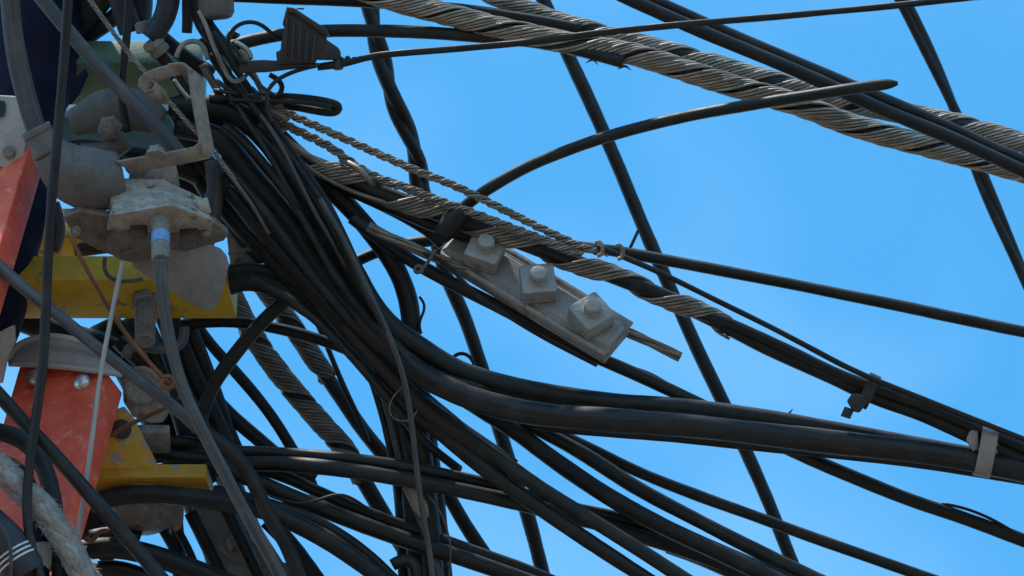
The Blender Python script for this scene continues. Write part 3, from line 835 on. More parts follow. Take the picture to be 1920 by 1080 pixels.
cable('black_cable', 'upper of the two parallel black cables sloping across the upper right', [(1100, -54), (1218, -2), (1330, 48), (1440, 94), (1607, 166), (1760, 230), (1930, 306)], 11.5, [-40, -60, -80], 'black', group=G1)
cable('black_cable', 'lower of the two parallel black cables sloping across the upper right', [(1070, -55), (1180, -2), (1310, 56), (1440, 110), (1607, 184), (1760, 249), (1930, 326)], 13, [-62, -82, -104], 'black', group=G1)
cable('cut_cable', 'black cable arching right to a free cut end over the twisted steel grips', [(845, 420), (862, 396), (890, 372), (930, 345), (1000, 307), (1100, 268), (1200, 239), (1300, 216), (1400, 198), (1500, 181), (1600, 166), (1664, 158), (1684, 157)], 11, [20, -40, -100, -150, -170], 'green_black', 'cable', G1, radii=[11]*70+[10.5, 8.5, 3.5])
cable('black_cable', 'straight black cable sloping right behind the bolt clamp to the right edge', [(640, 505), (690, 480), (740, 463), (800, 453), (900, 449), (1000, 453), (1080, 461), (1160, 472), (1250, 488), (1400, 516), (1600, 556), (1800, 597), (1940, 627)], 11, [160, 130, 90, 80], 'green_black', group=G1)
cable('black_cable', 'long straight black cable falling steeply from the top edge to the bottom right', [(1006, -24), (1025, 12), (1060, 92), (1100, 178), (1150, 292), (1200, 410), (1250, 526), (1300, 640), (1350, 742), (1400, 850), (1440, 940), (1480, 1040), (1502, 1095)], 13.5, [500, 420, 340], 'brown_black', group=G1)
cable('tie_wire', 'short stub of black tie wire between the steep cable and the one crossing it', [(1180, 466), (1196, 432)], 3.2, [330, 340], 'brown_black', 'wire', extend=False)
cable('black_cable', 'steep black cable falling from behind the bolt clamp to the bottom edge', [(783, 300), (797, 370), (815, 440), (840, 525), (870, 592), (905, 695), (930, 785), (960, 880), (990, 970), (1022, 1090)], 14, [430, 400, 360], 'brown_black', group=G1)
# twisted pair at the top
p = path3([(686, -30), (692, 10), (702, 60), (720, 125), (738, 190), (765, 250), (783, 300), (788, 350), (794, 390)], [420, 400, 430], 10, 5, 1.0, 6)
tw = empty('twisted_cable', Vector(p[0]))
tag(tw, 'two black cables twisted round each other, falling from the top edge left of centre', 'cable', G1)
for k in range(2):
    out = [[], [], []]
    tube_geo(helix(p, 6.5 * S, 250 * S, 0.8 + math.pi * k), (14.0 if k else 12.5) * S, 12, out, 0.04, k)
    link_mesh('twisted_strand', out[0], out[1], 'brown_black', tw, True, out[2])
p = path3([(1684, -16), (1706, 26), (1738, 92), (1778, 180), (1815, 268), (1850, 356), (1890, 450), (1932, 548)], [420, 380], 10, 6, 1.0, 6)
tw = empty('twin_cable', Vector(p[0]))
tag(tw, 'flat twin black cable falling steeply in the upper right corner', 'cable', G1)
for k in range(2):
    out = [[], [], []]
    tube_geo(helix(p, 5.5 * S, 900 * S, 1.3 + math.pi * k), 9.5 * S, 12, out, 0.03, k)
    link_mesh('twin_strand', out[0], out[1], 'black', tw, True, out[2])

# strands and grips in the middle
rope('steel_strand', 'upper thin twisted steel strand sloping right from the tangle to the knot', [(470, 168), (500, 190), (540, 213), (600, 240), (700, 285), (780, 320), (860, 352), (950, 396), (1040, 440), (1100, 466), (1140, 474)], 9, [0, -20, -30, -60], 3, 74, 3, 'dull_steel', group='thin twisted steel strands')
rope('steel_strand', 'lower thin twisted steel strand merging into the grip above the bolt clamp', [(480, 205), (510, 222), (560, 246), (620, 276), (660, 306), (700, 330), (760, 352), (820, 376), (880, 398), (960, 428), (1040, 458), (1092, 478)], 10, [20, 0, -40, -60], 3, 80, 3, 'dull_steel', group='thin twisted steel strands')
cable('bare_wire', 'thin dark wire running on from the strand knot towards the right edge', [(1120, 462), (1150, 474), (1230, 508), (1330, 557), (1440, 611), (1520, 653), (1580, 685), (1640, 712), (1740, 752), (1830, 788), (1930, 828)], 5.5, [-70, -60, -50, -40], 'brown_black', 'wire', wob=0.8)
for i, (x, y, lab) in enumerate([(1160, 472, 'wire wound round the strands, right one of two beside the steep cable'), (1122, 466, 'wire wound round the strands, left one just past the strand knot')]):
    cable('wire_turn', lab, [(x - 6, y - 12), (x + 3, y - 12), (x + 8, y), (x + 6, y + 11), (x - 2, y + 14)], 4, -84, 'dull_steel', 'wire', wob=0, step=4, sm=1)
wrapped('wire_grip_cable', 'steel-wrapped black cable running above the bolt clamp down to the right', [(560, 296), (620, 320), (690, 352), (760, 378), (850, 408), (940, 440), (1030, 474), (1150, 518), (1250, 558), (1330, 596), (1440, 652), (1560, 706), (1640, 744), (1730, 776), (1830, 822), (1930, 866)], 15, [30, -10, -20, 0, 0], 3.0, 8, 175, 2.0, 0.0, 0.37, mat='dull_steel', group=G2, ruff=1.8)
cable('black_cable', 'black cable under the wire grip, joining it left of the bolt clamp', [(520, 250), (570, 292), (620, 336), (690, 372), (760, 400), (810, 422), (850, 436), (920, 452)], 12, [40, 40, 20, 30], 'green_black', group=G1)
cable('black_cable', 'dark cable just below the joining cable, ending under the black tape', [(640, 350), (700, 378), (760, 408), (810, 438), (830, 460)], 11, [80, 60], 'brown_black', group=G1)
cable('black_cable', 'upper black cable between the cable tie and the right edge', [(1290, 582), (1340, 596), (1440, 640), (1560, 696), (1640, 727), (1730, 760), (1830, 802), (1930, 842)], 11, [-26, -20, -12], 'black', group=G1)
rope('guy_strand', 'straight steel strand through the bolt clamp with splayed cut ends', [(690, 424), (720, 440), (760, 458), (820, 486), (900, 512), (1000, 548), (1100, 590), (1175, 622), (1240, 652), (1276, 670)], 10, [-20, 0, 20, 0], 4, 420, 0, 'dull_steel', 'wire rope', rw=4.6)
cable('black_cable', 'black cable right under the bolt clamp, running on to the lower right corner', [(660, 408), (700, 438), (760, 482), (830, 522), (900, 558), (1000, 608), (1100, 660), (1200, 704), (1300, 752), (1400, 802), (1500, 852), (1600, 895), (1700, 935), (1800, 970), (1930, 1018)], 13, [20, 20, 30, 60, 100], 'green_black', group=G1)
cable('bare_wire', 'bent brown wire lying along the underside of the bolt clamp', [(795, 475), (830, 488), (862, 520), (900, 556), (960, 598), (1030, 640), (1120, 686)], 4, [-20, -20, 0], 'brown_black', 'wire')
cable('eye_wire', 'small wire eye dangling left of the bolt clamp', [(818, 468), (806, 486), (792, 504), (782, 512), (777, 505), (783, 498), (792, 502), (790, 512)], 3.5, -30, 'grey', 'wire', wob=0, step=3, sm=1)

# ================================================================== CABLES: BIG BUNCH
cable('heavy_cable', 'heaviest black cable sweeping through the middle to the strap clamp', [(330, 236), (408, 257), (441, 293), (477, 338), (513, 380), (552, 430), (592, 500), (640, 566), (690, 612), (735, 655), (780, 695), (830, 725), (900, 752), (1000, 774), (1150, 788), (1300, 799), (1440, 815), (1600, 833), (1750, 851), (1930, 884)], 25, [60, 20, -60, -80, -40, 0], 'brown_black', group=G3, radii=[22, 22, 23, 23, 23, 23])
cable('heavy_cable', 'heavy black cable behind the heaviest one, along its upper side', [(320, 200), (400, 200), (450, 216), (491, 252), (524, 293), (547, 327), (580, 377), (612, 426), (655, 500), (696, 570), (735, 615), (790, 655), (850, 692), (900, 710), (1000, 735), (1150, 756), (1300, 768), (1440, 788), (1600, 815), (1750, 842), (1930, 876)], 20, [50, 0, -20, 0, 40, 50], 'green_black', group=G3, radii=[22, 22, 20, 18, 17, 17])
cable('black_cable', 'black cable wedged between the two heaviest cables at the upper left', [(340, 222), (405, 230), (436, 252), (472, 293), (506, 336), (538, 380), (572, 432), (616, 500), (662, 560), (710, 612), (760, 668), (830, 712)], 18, [100, 70, 50, 40], 'black', group=G3)
cable('heavy_cable', 'thick black cable below the heaviest one, right of the cast box', [(400, 318), (449, 374), (491, 428), (527, 466), (566, 516), (610, 566), (660, 626), (720, 690), (790, 758), (860, 810), (960, 880)], 20, [80, 30, 0, 0], 'brown_black', group=G3)
cable('heavy_cable', 'thick black cable lowest of the bunch beside the cast box', [(398, 356), (430, 400), (463, 436), (505, 478), (552, 530), (610, 584), (670, 650), (730, 720), (800, 780)], 19, [110, 60, 30], 'black', group=G3)
cable('heavy_cable', 'thick black cable bowing right like a bracket in front of the sky', [(560, 306), (600, 338), (650, 384), (700, 440), (742, 500), (764, 556), (771, 610), (768, 665), (776, 740), (790, 840), (802, 950), (815, 1090)], 19, [60, 50, 60, 90], 'black', group=G3)
cable('heavy_cable', 'thick black cable looping out from behind the grey flap', [(360, 560), (400, 545), (430, 532), (463, 522), (505, 530), (547, 553), (588, 580), (632, 618), (690, 668), (760, 730), (840, 796), (900, 846)], 22, [140, 80, 40, 20], 'brown_black', group=G3)
cable('black_cable', 'black cable along the top of the loop behind the grey flap', [(400, 520), (432, 508), (491, 505), (547, 526), (600, 552), (660, 606), (730, 676), (800, 740)], 12, [110, 70, 50], 'green_black', group=G3)
cable('thin_cable', 'left one of two thin dark wires lying over the heavy cables', [(378, 44), (400, 92), (430, 140), (470, 194), (509, 246), (543, 292), (576, 338), (600, 372), (628, 418), (650, 470), (680, 536), (716, 600)], 7, [-20, -30, -40, -70, -60], 'brown_black', 'wire')
cable('thin_cable', 'right one of two thin dark wires lying over the heavy cables', [(400, 60), (430, 110), (462, 158), (500, 212), (530, 258), (560, 300), (590, 344), (618, 388), (642, 436), (662, 480), (690, 540), (724, 600)], 6, [0, -20, -30, -60, -50], 'brown_black', 'wire')
cable('grey_wire', 'long thin grey wire hanging from the heavy cables straight to the bottom edge', [(600, 372), (640, 440), (672, 505), (700, 566), (730, 630), (755, 700), (770, 780), (780, 870), (792, 960), (806, 1040), (812, 1095)], 5.5, [-80, -110, -140], 'grey', 'wire', wob=0.8)
for i, (pts, r, z, m, lab) in enumerate([
    ([(452, 92), (470, 130), (492, 170), (512, 214), (530, 250)], 6, 20, 'dull_steel', 'dull steel wire behind the small eye loop'),
    ([(420, 130), (450, 160), (486, 196), (520, 236), (556, 272)], 6, 40, 'brown_black', 'dark wire running down under the folded loop'),
    ([(404, 150), (430, 172), (470, 196), (506, 230)], 5, 10, 'grey', 'short grey wire crossing just right of the strap bracket'),
    ([(440, 60), (424, 92), (420, 130), (440, 170), (470, 200)], 12, 70, 'black', 'black cable bending down behind the long bright steel loop'),
    ([(380, 70), (400, 110), (436, 160), (480, 210), (520, 262)], 9, 90, 'black', 'black cable at the back of the wire tangle'),
    ([(380, 120), (402, 160), (430, 200)], 8, 60, 'dull_steel', 'dull steel rod right of the bent strap bracket'),
    ([(494, 208), (514, 206), (530, 214), (540, 228)], 7, -10, 'dull_steel', 'small knot of steel wire where the thin strands start'),
    ([(486, 232), (520, 252), (566, 286), (620, 318)], 7, 10, 'dull_steel', 'steel wire strand just above the joining black cable')]):
    cable('tangle_wire', lab, pts, r, z, m, 'wire', 'wires of the tangle at the upper left', sides=10)
MW = [([(900, 768), (1000, 796), (1150, 812), (1300, 824), (1440, 840), (1600, 856), (1750, 872), (1930, 904)], 9, 30, 'black', 'slim black cable along the underside of the heaviest cable to the strap clamp'),
      ([(420, 236), (468, 276), (508, 322), (546, 376), (590, 450), (632, 520), (680, 586), (740, 650), (830, 706), (940, 734), (1060, 752)], 8, -46, 'black', 'slim black cable in the groove between the two heaviest cables'),
      ([(414, 300), (452, 344), (496, 400), (540, 456), (590, 520), (650, 590), (710, 656), (780, 722)], 9, -30, 'green_black', 'slim greenish black cable along the lower side of the heaviest cable'),
      ([(430, 352), (478, 412), (530, 474), (580, 530), (640, 600), (700, 672)], 8, -10, 'black', 'slim black cable between the two thick cables beside the cast box'),
      ([(452, 216), (500, 262), (536, 310), (574, 370), (610, 430), (650, 494), (704, 580)], 7, -44, 'black', 'slim black cable on top of the heavy cables under the thin wires'),
      ([(600, 560), (650, 620), (690, 690), (716, 770), (736, 860), (750, 960)], 8, 90, 'brown_black', 'slim dark cable dropping from the bunch into the upright bundle'),
      ([(640, 610), (690, 680), (744, 780), (780, 870), (818, 980), (836, 1060)], 7, 60, 'black', 'slim black cable slanting through the upright bundle'),
      ([(470, 520), (540, 560), (610, 616), (680, 690), (740, 764), (800, 830), (860, 880)], 9, 0, 'green_black', 'slim black cable riding on the loop behind the grey flap'),
      ([(470, 190), (520, 262), (556, 330), (590, 396), (622, 452), (668, 540)], 4, -70, 'grey', 'thin grey wire lying along the heavy cables past the folded loop'),
      ([(430, 176), (470, 236), (505, 290), (548, 368), (590, 448)], 4.5, -62, 'brown_black', 'thin dark wire over the heaviest cable near the strap bracket'),
      ([(404, 286), (440, 340), (474, 386), (500, 430), (520, 470)], 4, -30, 'dull_steel', 'thin steel wire running on below the strap bracket corner'),
      ([(500, 250), (560, 300), (640, 350), (720, 380), (800, 408)], 4, 0, 'dull_steel', 'fine steel wire along the underside of the joining black cable'),
      ([(640, 300), (676, 318), (690, 336), (704, 352)], 6, -36, 'dull_steel', 'short steel strand bridging the two thin twisted strands'),
      ([(404, 170), (450, 176), (500, 186), (540, 206)], 5, -30, 'brown_black', 'dark wire crossing under the small eye loop'),
      ([(440, 100), (470, 140), (500, 170), (540, 186)], 3.5, -40, 'grey', 'fine grey wire hanging under the wedge clamp tongue'),
      ([(398, 100), (426, 116), (450, 142), (462, 170), (500, 200)], 5, -10, 'dull_steel', 'bent steel wire beside the long steel loop'),
      ([(650, 470), (690, 560), (736, 640), (790, 700), (860, 742)], 5, -100, 'brown_black', 'thin dark wire along the inside bend of the heaviest cable')]
for pts, r, z, m, lab in MW:
    cable('tangle_wire', lab, pts, r, [z + 50, z, z, z, z + 70], m, 'wire', 'thin loose wires over the heavy cables', sides=10, wob=2.0)
for i, (x, y, a, z, lab) in enumerate([(1478, 776, 70, 30, 'torn flake of jacket on top of the heavy cable to the strap clamp'), (1112, 112, -70, -30, 'small cut wire end under the twisted steel grips, left one'), (1172, 124, -50, -30, 'small cut wire end under the twisted steel grips, right one')]):
    dx, dy = math.cos(math.radians(a)), -math.sin(math.radians(a))
    cable('jacket_burr', lab, [(x - 14, y + 6), (x, y), (x + 8 * dx + 6, y + 10 * dy)], 3, z, 'brown_black', 'jacket strip', 'peeled jacket strips', wob=0, step=3, sm=0, flat=0.5, radii=[0.6, 2.6, 0.6])
# vertical bundle
V6 = [([(684, 640), (706, 700), (728, 790), (746, 880), (756, 980), (762, 1095)], 15, 150, 'black', 'leftmost cable of the upright bundle at the bottom centre'),
      ([(712, 650), (740, 740), (762, 850), (774, 970), (784, 1095)], 17, 120, 'brown_black', 'second cable from the left in the upright bundle at the bottom centre'),
      ([(786, 690), (800, 780), (812, 880), (824, 980), (836, 1095)], 15, 170, 'brown_black', 'rightmost cable of the upright bundle at the bottom centre'),
      ([(700, 690), (726, 770), (748, 860), (776, 950), (806, 1020), (830, 1095)], 6, 70, 'grey', 'thin grey wire running down over the upright bundle'),
      ([(735, 700), (752, 790), (768, 880), (784, 950), (800, 1030), (806, 1095)], 7, 80, 'blue_grey', 'bluish grey wire in the middle of the upright bundle')]
for pts, r, z, m, lab in V6:
    cable('upright_cable', lab, pts, r, z, m, 'cable', 'upright cable bundle at the bottom centre')
cable('sleeve', 'beige insulating sleeve on the upright bundle just below the double arch', [(766, 908), (780, 934), (794, 958), (798, 972)], 15, 60, 'sleeve', 'sleeve', radii=[13, 15, 16, 15, 8], wob=0, extend=False)
cable('black_cable', 'short steep black cable emerging right of the upright bundle', [(812, 880), (840, 928), (872, 984), (910, 1042), (944, 1095)], 14, [230, 260], 'brown_black', group=G4)
cable('black_cable', 'black cable end curling over at the bottom edge of the upright bundle', [(735, 1060), (752, 1048), (772, 1050), (784, 1066), (778, 1095)], 12, 60, 'black', group=G4)

# ================================================================== CABLES: LOWER FAN
cable('black_cable', 'upper of two cables running from the loop to the bottom right of centre', [(720, 690), (770, 735), (830, 782), (900, 834), (1000, 906), (1070, 950), (1150, 1000), (1290, 1090)], 14, [10, -20, -40], 'green_black', group=G4)
cable('black_cable', 'lower of two cables running from the loop to the bottom right of centre', [(700, 705), (750, 752), (810, 800), (900, 872), (1000, 944), (1100, 1012), (1220, 1090)], 15, [20, -10, -30], 'black', group=G4)
cable('black_cable', 'lower cable of the pair leaving under the heavy cable to the bottom right', [(860, 740), (910, 772), (963, 806), (1044, 866), (1146, 934), (1248, 990), (1370, 1046), (1470, 1095)], 17, [70, 40, 20], 'black', group=G4)
cable('black_cable', 'upper cable of the pair leaving under the heavy cable to the bottom right', [(880, 738), (940, 766), (995, 797), (1085, 846), (1187, 910), (1289, 966), (1440, 1042), (1550, 1095)], 14, [90, 60, 50], 'green_black', group=G4)
cable('black_cable', 'single slim black cable between the lower fan and the steep cable', [(900, 742), (960, 772), (1010, 796), (1100, 838), (1200, 886), (1300, 926), (1400, 962), (1500, 999), (1600, 1034), (1780, 1098)], 11, [110, 110, 130], 'green_black', group=G4)
cable('black_cable', 'upper cable of the double arch crossing the lower left', [(170, 880), (250, 866), (330, 853), (400, 846), (500, 848), (600, 855), (700, 866), (800, 881), (900, 903), (980, 925), (1070, 950), (1180, 975), (1300, 1010), (1420, 1060), (1500, 1095)], 11, [220, 120, 30, 40, 90, 130], 'green_black', group=G4)
cable('black_cable', 'lower cable of the double arch crossing the lower left', [(180, 900), (280, 886), (370, 874), (440, 869), (560, 872), (680, 886), (800, 906), (900, 926), (980, 944), (1070, 968), (1160, 992), (1256, 1022), (1340, 1052), (1440, 1095)], 15, [230, 110, 20, 20, 80, 100], 'black', group=G4)
cable('cable_sleeve', 'black sleeve joint on the double arch near the bottom edge', [(1254, 1020), (1300, 1037), (1370, 1066), (1440, 1097)], 19, [98, 104], 'black', 'cable sleeve', sm=1, wob=0)
cable('black_cable', 'lower of two cables arching from the chipped yellow bracket to the bottom edge', [(170, 944), (210, 932), (262, 926), (330, 930), (420, 942), (500, 958), (560, 984), (620, 1016), (680, 1058), (730, 1098)], 18, [60, 30, 20], 'black', group=G4)
cable('black_cable', 'upper of two cables arching from the chipped yellow bracket to the bottom edge', [(400, 920), (470, 936), (540, 956), (600, 980), (650, 1010), (700, 1048), (750, 1098)], 11, [60, 40], 'green_black', group=G4)
cable('black_cable', 'lower of two cables sagging right from the double arch to the bottom edge', [(400, 876), (460, 894), (520, 920), (580, 946), (680, 984), (780, 1020), (860, 1044), (950, 1074), (1010, 1096)], 16, [90, 70, 60], 'black', group=G4)
cable('black_cable', 'upper of two cables sagging right from the double arch to the bottom edge', [(480, 876), (540, 896), (600, 924), (700, 966), (800, 1002), (880, 1030), (980, 1066), (1050, 1096)], 12, [110, 90, 80], 'green_black', group=G4)
cable('tendril', 'thin curled wire arching over the sagging cables at the lower left', [(505, 930), (530, 938), (562, 944), (590, 940), (618, 930), (640, 927), (660, 934), (684, 950), (706, 966)], 2.8, [60, 40, 60], 'brown_black', 'wire', wob=0.5, step=6)
cable('black_cable', 'black cable rising to the right across the two steel-wrapped cables', [(372, 820), (380, 775), (400, 722), (440, 664), (490, 604), (540, 558), (580, 530)], 13.5, [130, 120, 110], 'green_black', group=G4)
cable('black_cable', 'slim black cable arching right from the hanger stud under the bunch', [(310, 618), (360, 607), (420, 604), (480, 609), (560, 626), (620, 645), (690, 672)], 11, [200, 180, 160], 'green_black', group=G4)
cable('black_cable', 'black cable falling right from the stud past the rising cable', [(352, 586), (392, 642), (430, 684), (480, 742), (515, 790), (548, 844), (584, 906), (600, 960)], 11, [250, 240], 'black', group=G4)
wrapped('wire_grip_cable', 'steel-wrapped cable falling to the lower right, left one of two', [(420, 520), (444, 572), (474, 628), (516, 690), (560, 744), (604, 796), (648, 846), (690, 916), (740, 1000), (800, 1096)], 16, [300, 280, 260], 3.0, 13, 132, 0.4, 0.0, 0.30, 'brown_black', 'dull_steel', group=G2)
wrapped('wire_grip_cable', 'steel-wrapped cable falling to the lower right, right one of two', [(480, 520), (520, 572), (560, 630), (600, 690), (640, 748), (680, 806), (730, 868), (770, 920)], 14.5, [330, 300], 3.0, 11, 136, 1.9, 0.0, 0.48, 'brown_black', 'dull_steel', group=G2)
cable('thin_cable', 'thin dark wire falling between the right steel-wrapped cable and the bunch', [(588, 590), (606, 630), (630, 690), (652, 740), (676, 790), (690, 830)], 5.5, 260, 'black', 'wire')

# filler cables really seen at the lower left
LL = [([(318, 590), (345, 660), (376, 730), (410, 800), (440, 866)], 17, 190, 'black', 'dark cable falling behind the rusty wire knot'),
      ([(348, 596), (372, 660), (398, 730), (424, 806), (452, 872)], 17, 220, 'brown_black', 'dark cable along the right edge of the mass behind the grey drop cable'),
      ([(398, 742), (440, 786), (480, 820), (530, 862), (590, 900)], 14, 240, 'green_black', 'dark cable sloping right into the double arch from behind'),
      ([(220, 640), (260, 676), (300, 716), (340, 770)], 15, 170, 'black', 'dark cable behind the bent grey rod'),
      ([(280, 640), (300, 700), (330, 760), (350, 830)], 16, 200, 'black', 'dark cable between hanger stud and grey drop cable'),
      ([(170, 836), (250, 832), (330, 828), (390, 836), (450, 860)], 13, 150, 'black', 'dark cable just under the cast clamp'),
      ([(190, 846), (290, 850), (340, 858), (400, 862)], 12, 130, 'black', 'dark cable just above the start of the double arch'),
      ([(384, 810), (412, 828), (450, 864), (480, 912), (500, 962), (536, 1020), (566, 1095)], 14, 0, 'brown_black', 'dark cable running beside the grey drop cable on its right'),
      ([(500, 975), (545, 1022), (600, 1095)], 17, 120, 'brown_black', 'dark cable edging the sky gap at the bottom left'),
      ([(418, 944), (446, 1000), (492, 1095)], 13, 130, 'black', 'dark cable crossing in front of the round washer'),
      ([(356, 960), (386, 1020), (424, 1095)], 13, 130, 'black', 'dark cable left of the round washer plate'),
      ([(318, 970), (352, 1028), (380, 1095)], 8, 150, 'black', 'slim dark cable between the two small sky gaps'),
      ([(296, 980), (330, 1040), (350, 1095)], 9, 170, 'brown_black', 'slim dark cable left of the small sky gaps'),
      ([(130, 1036), (200, 1026), (260, 1034), (330, 1056), (400, 1084), (440, 1100)], 21, 60, 'black', 'thick dark cable bowing along the bottom edge'),
      ([(170, 1010), (220, 1000), (262, 1012)], 15, 110, 'black', 'dark cable stub above the thick bowing one'),
      ([(150, 1072), (220, 1068), (300, 1096)], 18, 80, 'black', 'thick dark cable lowest at the bottom edge'),
      ([(398, 300), (404, 340), (400, 390), (392, 440), (380, 470)], 17, 60, 'blue_grey', 'bluish grey cable behind the right end of the cast box'),
      ([(330, 200), (350, 240), (380, 300), (420, 350), (460, 400)], 22, 150, 'black', 'dark cable deep behind the strap bracket'),
      ([(330, 260), (370, 320), (420, 400), (470, 470), (540, 540)], 22, 170, 'black', 'dark cable deep behind the cast box wing'),
      ([(180, 290), (260, 296), (330, 310), (380, 330)], 20, 160, 'black', 'dark cable passing behind the boss of the cast box'),
      ([(100, 282), (150, 272), (220, 282), (300, 300)], 12, 120, 'black', 'dark cable crossing behind the curved grey bracket'),
      ([(140, 470), (200, 462), (260, 456), (320, 470)], 14, 200, 'black', 'dark cable behind the cast box above the yellow bar'),
      ([(100, 470), (112, 440), (110, 410), (100, 380)], 12, 150, 'blue_grey', 'bluish grey cable between boot and yellow bar')]
LL += [([(296, 96), (316, 122), (340, 160), (372, 210)], 13, 60, 'brown_black', 'dark cable leaving the metal ferrule behind the strap bracket'),
      ([(196, 600), (240, 690), (300, 800), (350, 900), (400, 1010), (430, 1100)], 30, 330, 'black', 'thick dark cable deepest behind the chipped yellow bracket'),
      ([(250, 590), (300, 690), (352, 790), (410, 900)], 30, 320, 'black', 'thick dark cable deep behind the hanger stud'),
      ([(310, 590), (350, 690), (392, 800), (440, 930), (470, 1000)], 24, 350, 'black', 'thick dark cable deep behind the grey drop cable'),
      ([(-30, 585), (40, 600), (110, 625), (170, 640), (240, 668)], 24, 250, 'old_black', 'dark cable behind the top of the grey ladder cap'),
      ([(120, 1010), (190, 962), (260, 950), (330, 975)], 30, 280, 'black', 'thick dark cable behind the rounded grey casting'),
      ([(190, 1050), (240, 985), (256, 930)], 20, 240, 'black', 'dark cable left of the small sky gap at the bottom'),
      ([(325, 930), (332, 1000), (340, 1100)], 14, 250, 'black', 'dark cable between the sky gaps below the casting'),
      ([(300, 320), (350, 350), (392, 372), (440, 420)], 18, 230, 'black', 'dark cable farthest back right of the cast box'),
      ([(215, -30), (232, 20), (245, 60)], 22, 120, 'rubber', 'thick dark rubber cable right of the thin wire rope at the top'),
      ([(262, -30), (262, 10), (258, 44)], 26, 150, 'rubber', 'thick dark rubber cable left of the two rubber boots'),
      ([(378, -30), (372, 20), (392, 60), (430, 100), (456, 124)], 18, 40, 'brown_black', 'dark cable curving from the top edge to the wedge clamp tongue'),
      ([(290, 60), (318, 84), (352, 112), (400, 140)], 15, 130, 'black', 'dark cable behind the metal ferrule'),
      ([(140, 20), (100, 60), (80, 130), (90, 220)], 30, 330, 'navy', 'dark navy sleeve behind the slanting grey cable')]
M['old_black'] = M['black']
for pts, r, z, m, lab in LL:
    cable('black_cable' if m != 'blue_grey' else 'grey_cable', lab, pts, r, z, m, 'cable', 'dark cables crowded behind the ladder')

# ================================================================== FOREGROUND, LEFT
cable('grey_cable', 'thick grey cable curving down from the top edge into the rubber boot', [(18, -16), (24, 60), (36, 130), (52, 192), (68, 246), (76, 262)], 19, [-140, -154], 'dark_grey', group=G5, sides=20)
cable('dark_wire', 'long dark wire hanging in front of boot, bar and ladder cap', [(128, -12), (122, 100), (112, 205), (103, 310), (95, 400), (88, 500), (85, 600), (79, 690), (64, 800), (56, 870), (50, 950), (60, 1030), (80, 1095)], 9.5, [-260, -290, -420], 'brown_black', 'wire', G5)
cable('grey_cable', 'dark grey cable slanting from the top left corner to the strap bracket', [(64, -20), (118, 46), (170, 108), (240, 182), (308, 252), (350, 304)], 14, [-60, -70, -60], 'blue_grey', group=G5)
rope('wire_rope', 'thin rough wire rope slanting through the curled bracket hook', [(160, -12), (200, 44), (240, 98), (290, 156), (325, 200), (370, 250), (400, 284), (440, 338)], 5, [-130, -150, -130], 3, 30, 0, 'dull_steel')
cable('dark_wire', 'dark wire hanging in front of the green bar down to the curved bracket', [(242, -14), (236, 80), (228, 150), (230, 205), (240, 248)], 8, [-40, -40], 'brown_black', 'wire', G5)
cable('grey_cable', 'bluish grey cable slanting across the yellow bar in front of the ladder cap', [(-14, 488), (50, 545), (110, 592), (180, 650), (260, 712), (320, 758), (368, 800)], 12, [-170, -180, -150], 'blue_grey', group=G5)
cable('grey_cable', 'grey drop cable hanging from the blue-banded fitting to the bottom edge', [(302, 484), (305, 560), (318, 640), (342, 724), (380, 808), (420, 884), (460, 962), (500, 1034), (532, 1095)], 12, [-238, -240, -200], 'grey', group=G5)
cable('dark_cable', 'dark cable slanting across the lower orange rail to the bottom edge', [(-14, 726), (50, 798), (110, 862), (170, 930), (230, 1000), (312, 1096)], 14, [-300, -400], 'brown_black', 'cable', G5)
cable('white_wire', 'thin whitish wire hanging from the cast box across the orange rail', [(230, 492), (216, 556), (200, 640), (186, 720), (172, 830), (156, 940), (144, 1010)], 4.5, [-190, -340], 'pale', 'wire', wob=0.8)
cable('rusty_wire', 'rusty wire slanting down the yellow bar to a knot', [(130, 436), (150, 482), (190, 552), (230, 618), (276, 676), (306, 710)], 4.5, [-170, -180], 'rust', 'wire', wob=1.2)
cable('rusty_wire', 'knotted end of the rusty wire beside the grey drop cable', [(303, 708), (318, 706), (326, 716), (318, 728), (304, 724), (306, 712), (322, 722), (338, 732), (336, 748)], 4.5, [-190, -200, -180], 'rust', 'wire', wob=0.4, step=4, sm=1)
cable('rusty_wire', 'rusty wire rising from the chipped yellow plate to the cast clamp', [(206, 818), (240, 798), (276, 780), (312, 764)], 4.5, [20, -10], 'rust', 'wire')
cable('rusty_wire', 'short rusty wire just left of the grey drop cable below the knot', [(336, 770), (346, 790), (372, 812)], 4.5, [-100, -100], 'rust', 'wire')
cable('rusty_wire', 'small curled orange-brown wire end at the foot of the orange rail', [(158, 1008), (168, 1016), (178, 1012), (182, 1000), (192, 994), (204, 996)], 4.5, 20, 'rust', 'wire', wob=0, step=5)
cable('black_cable', 'thick black cable bowing across the foot of the orange rail', [(-14, 806), (40, 822), (76, 860), (96, 920), (104, 990), (112, 1060), (116, 1095)], 17, [-210, -330], 'green_black', 'cable', G5)
cable('black_cable', 'black cable at the left edge under the slanting dark cable', [(-14, 862), (20, 876), (50, 910), (66, 960), (70, 1030), (74, 1095)], 20, [-190, -330], 'black', 'cable', G5)
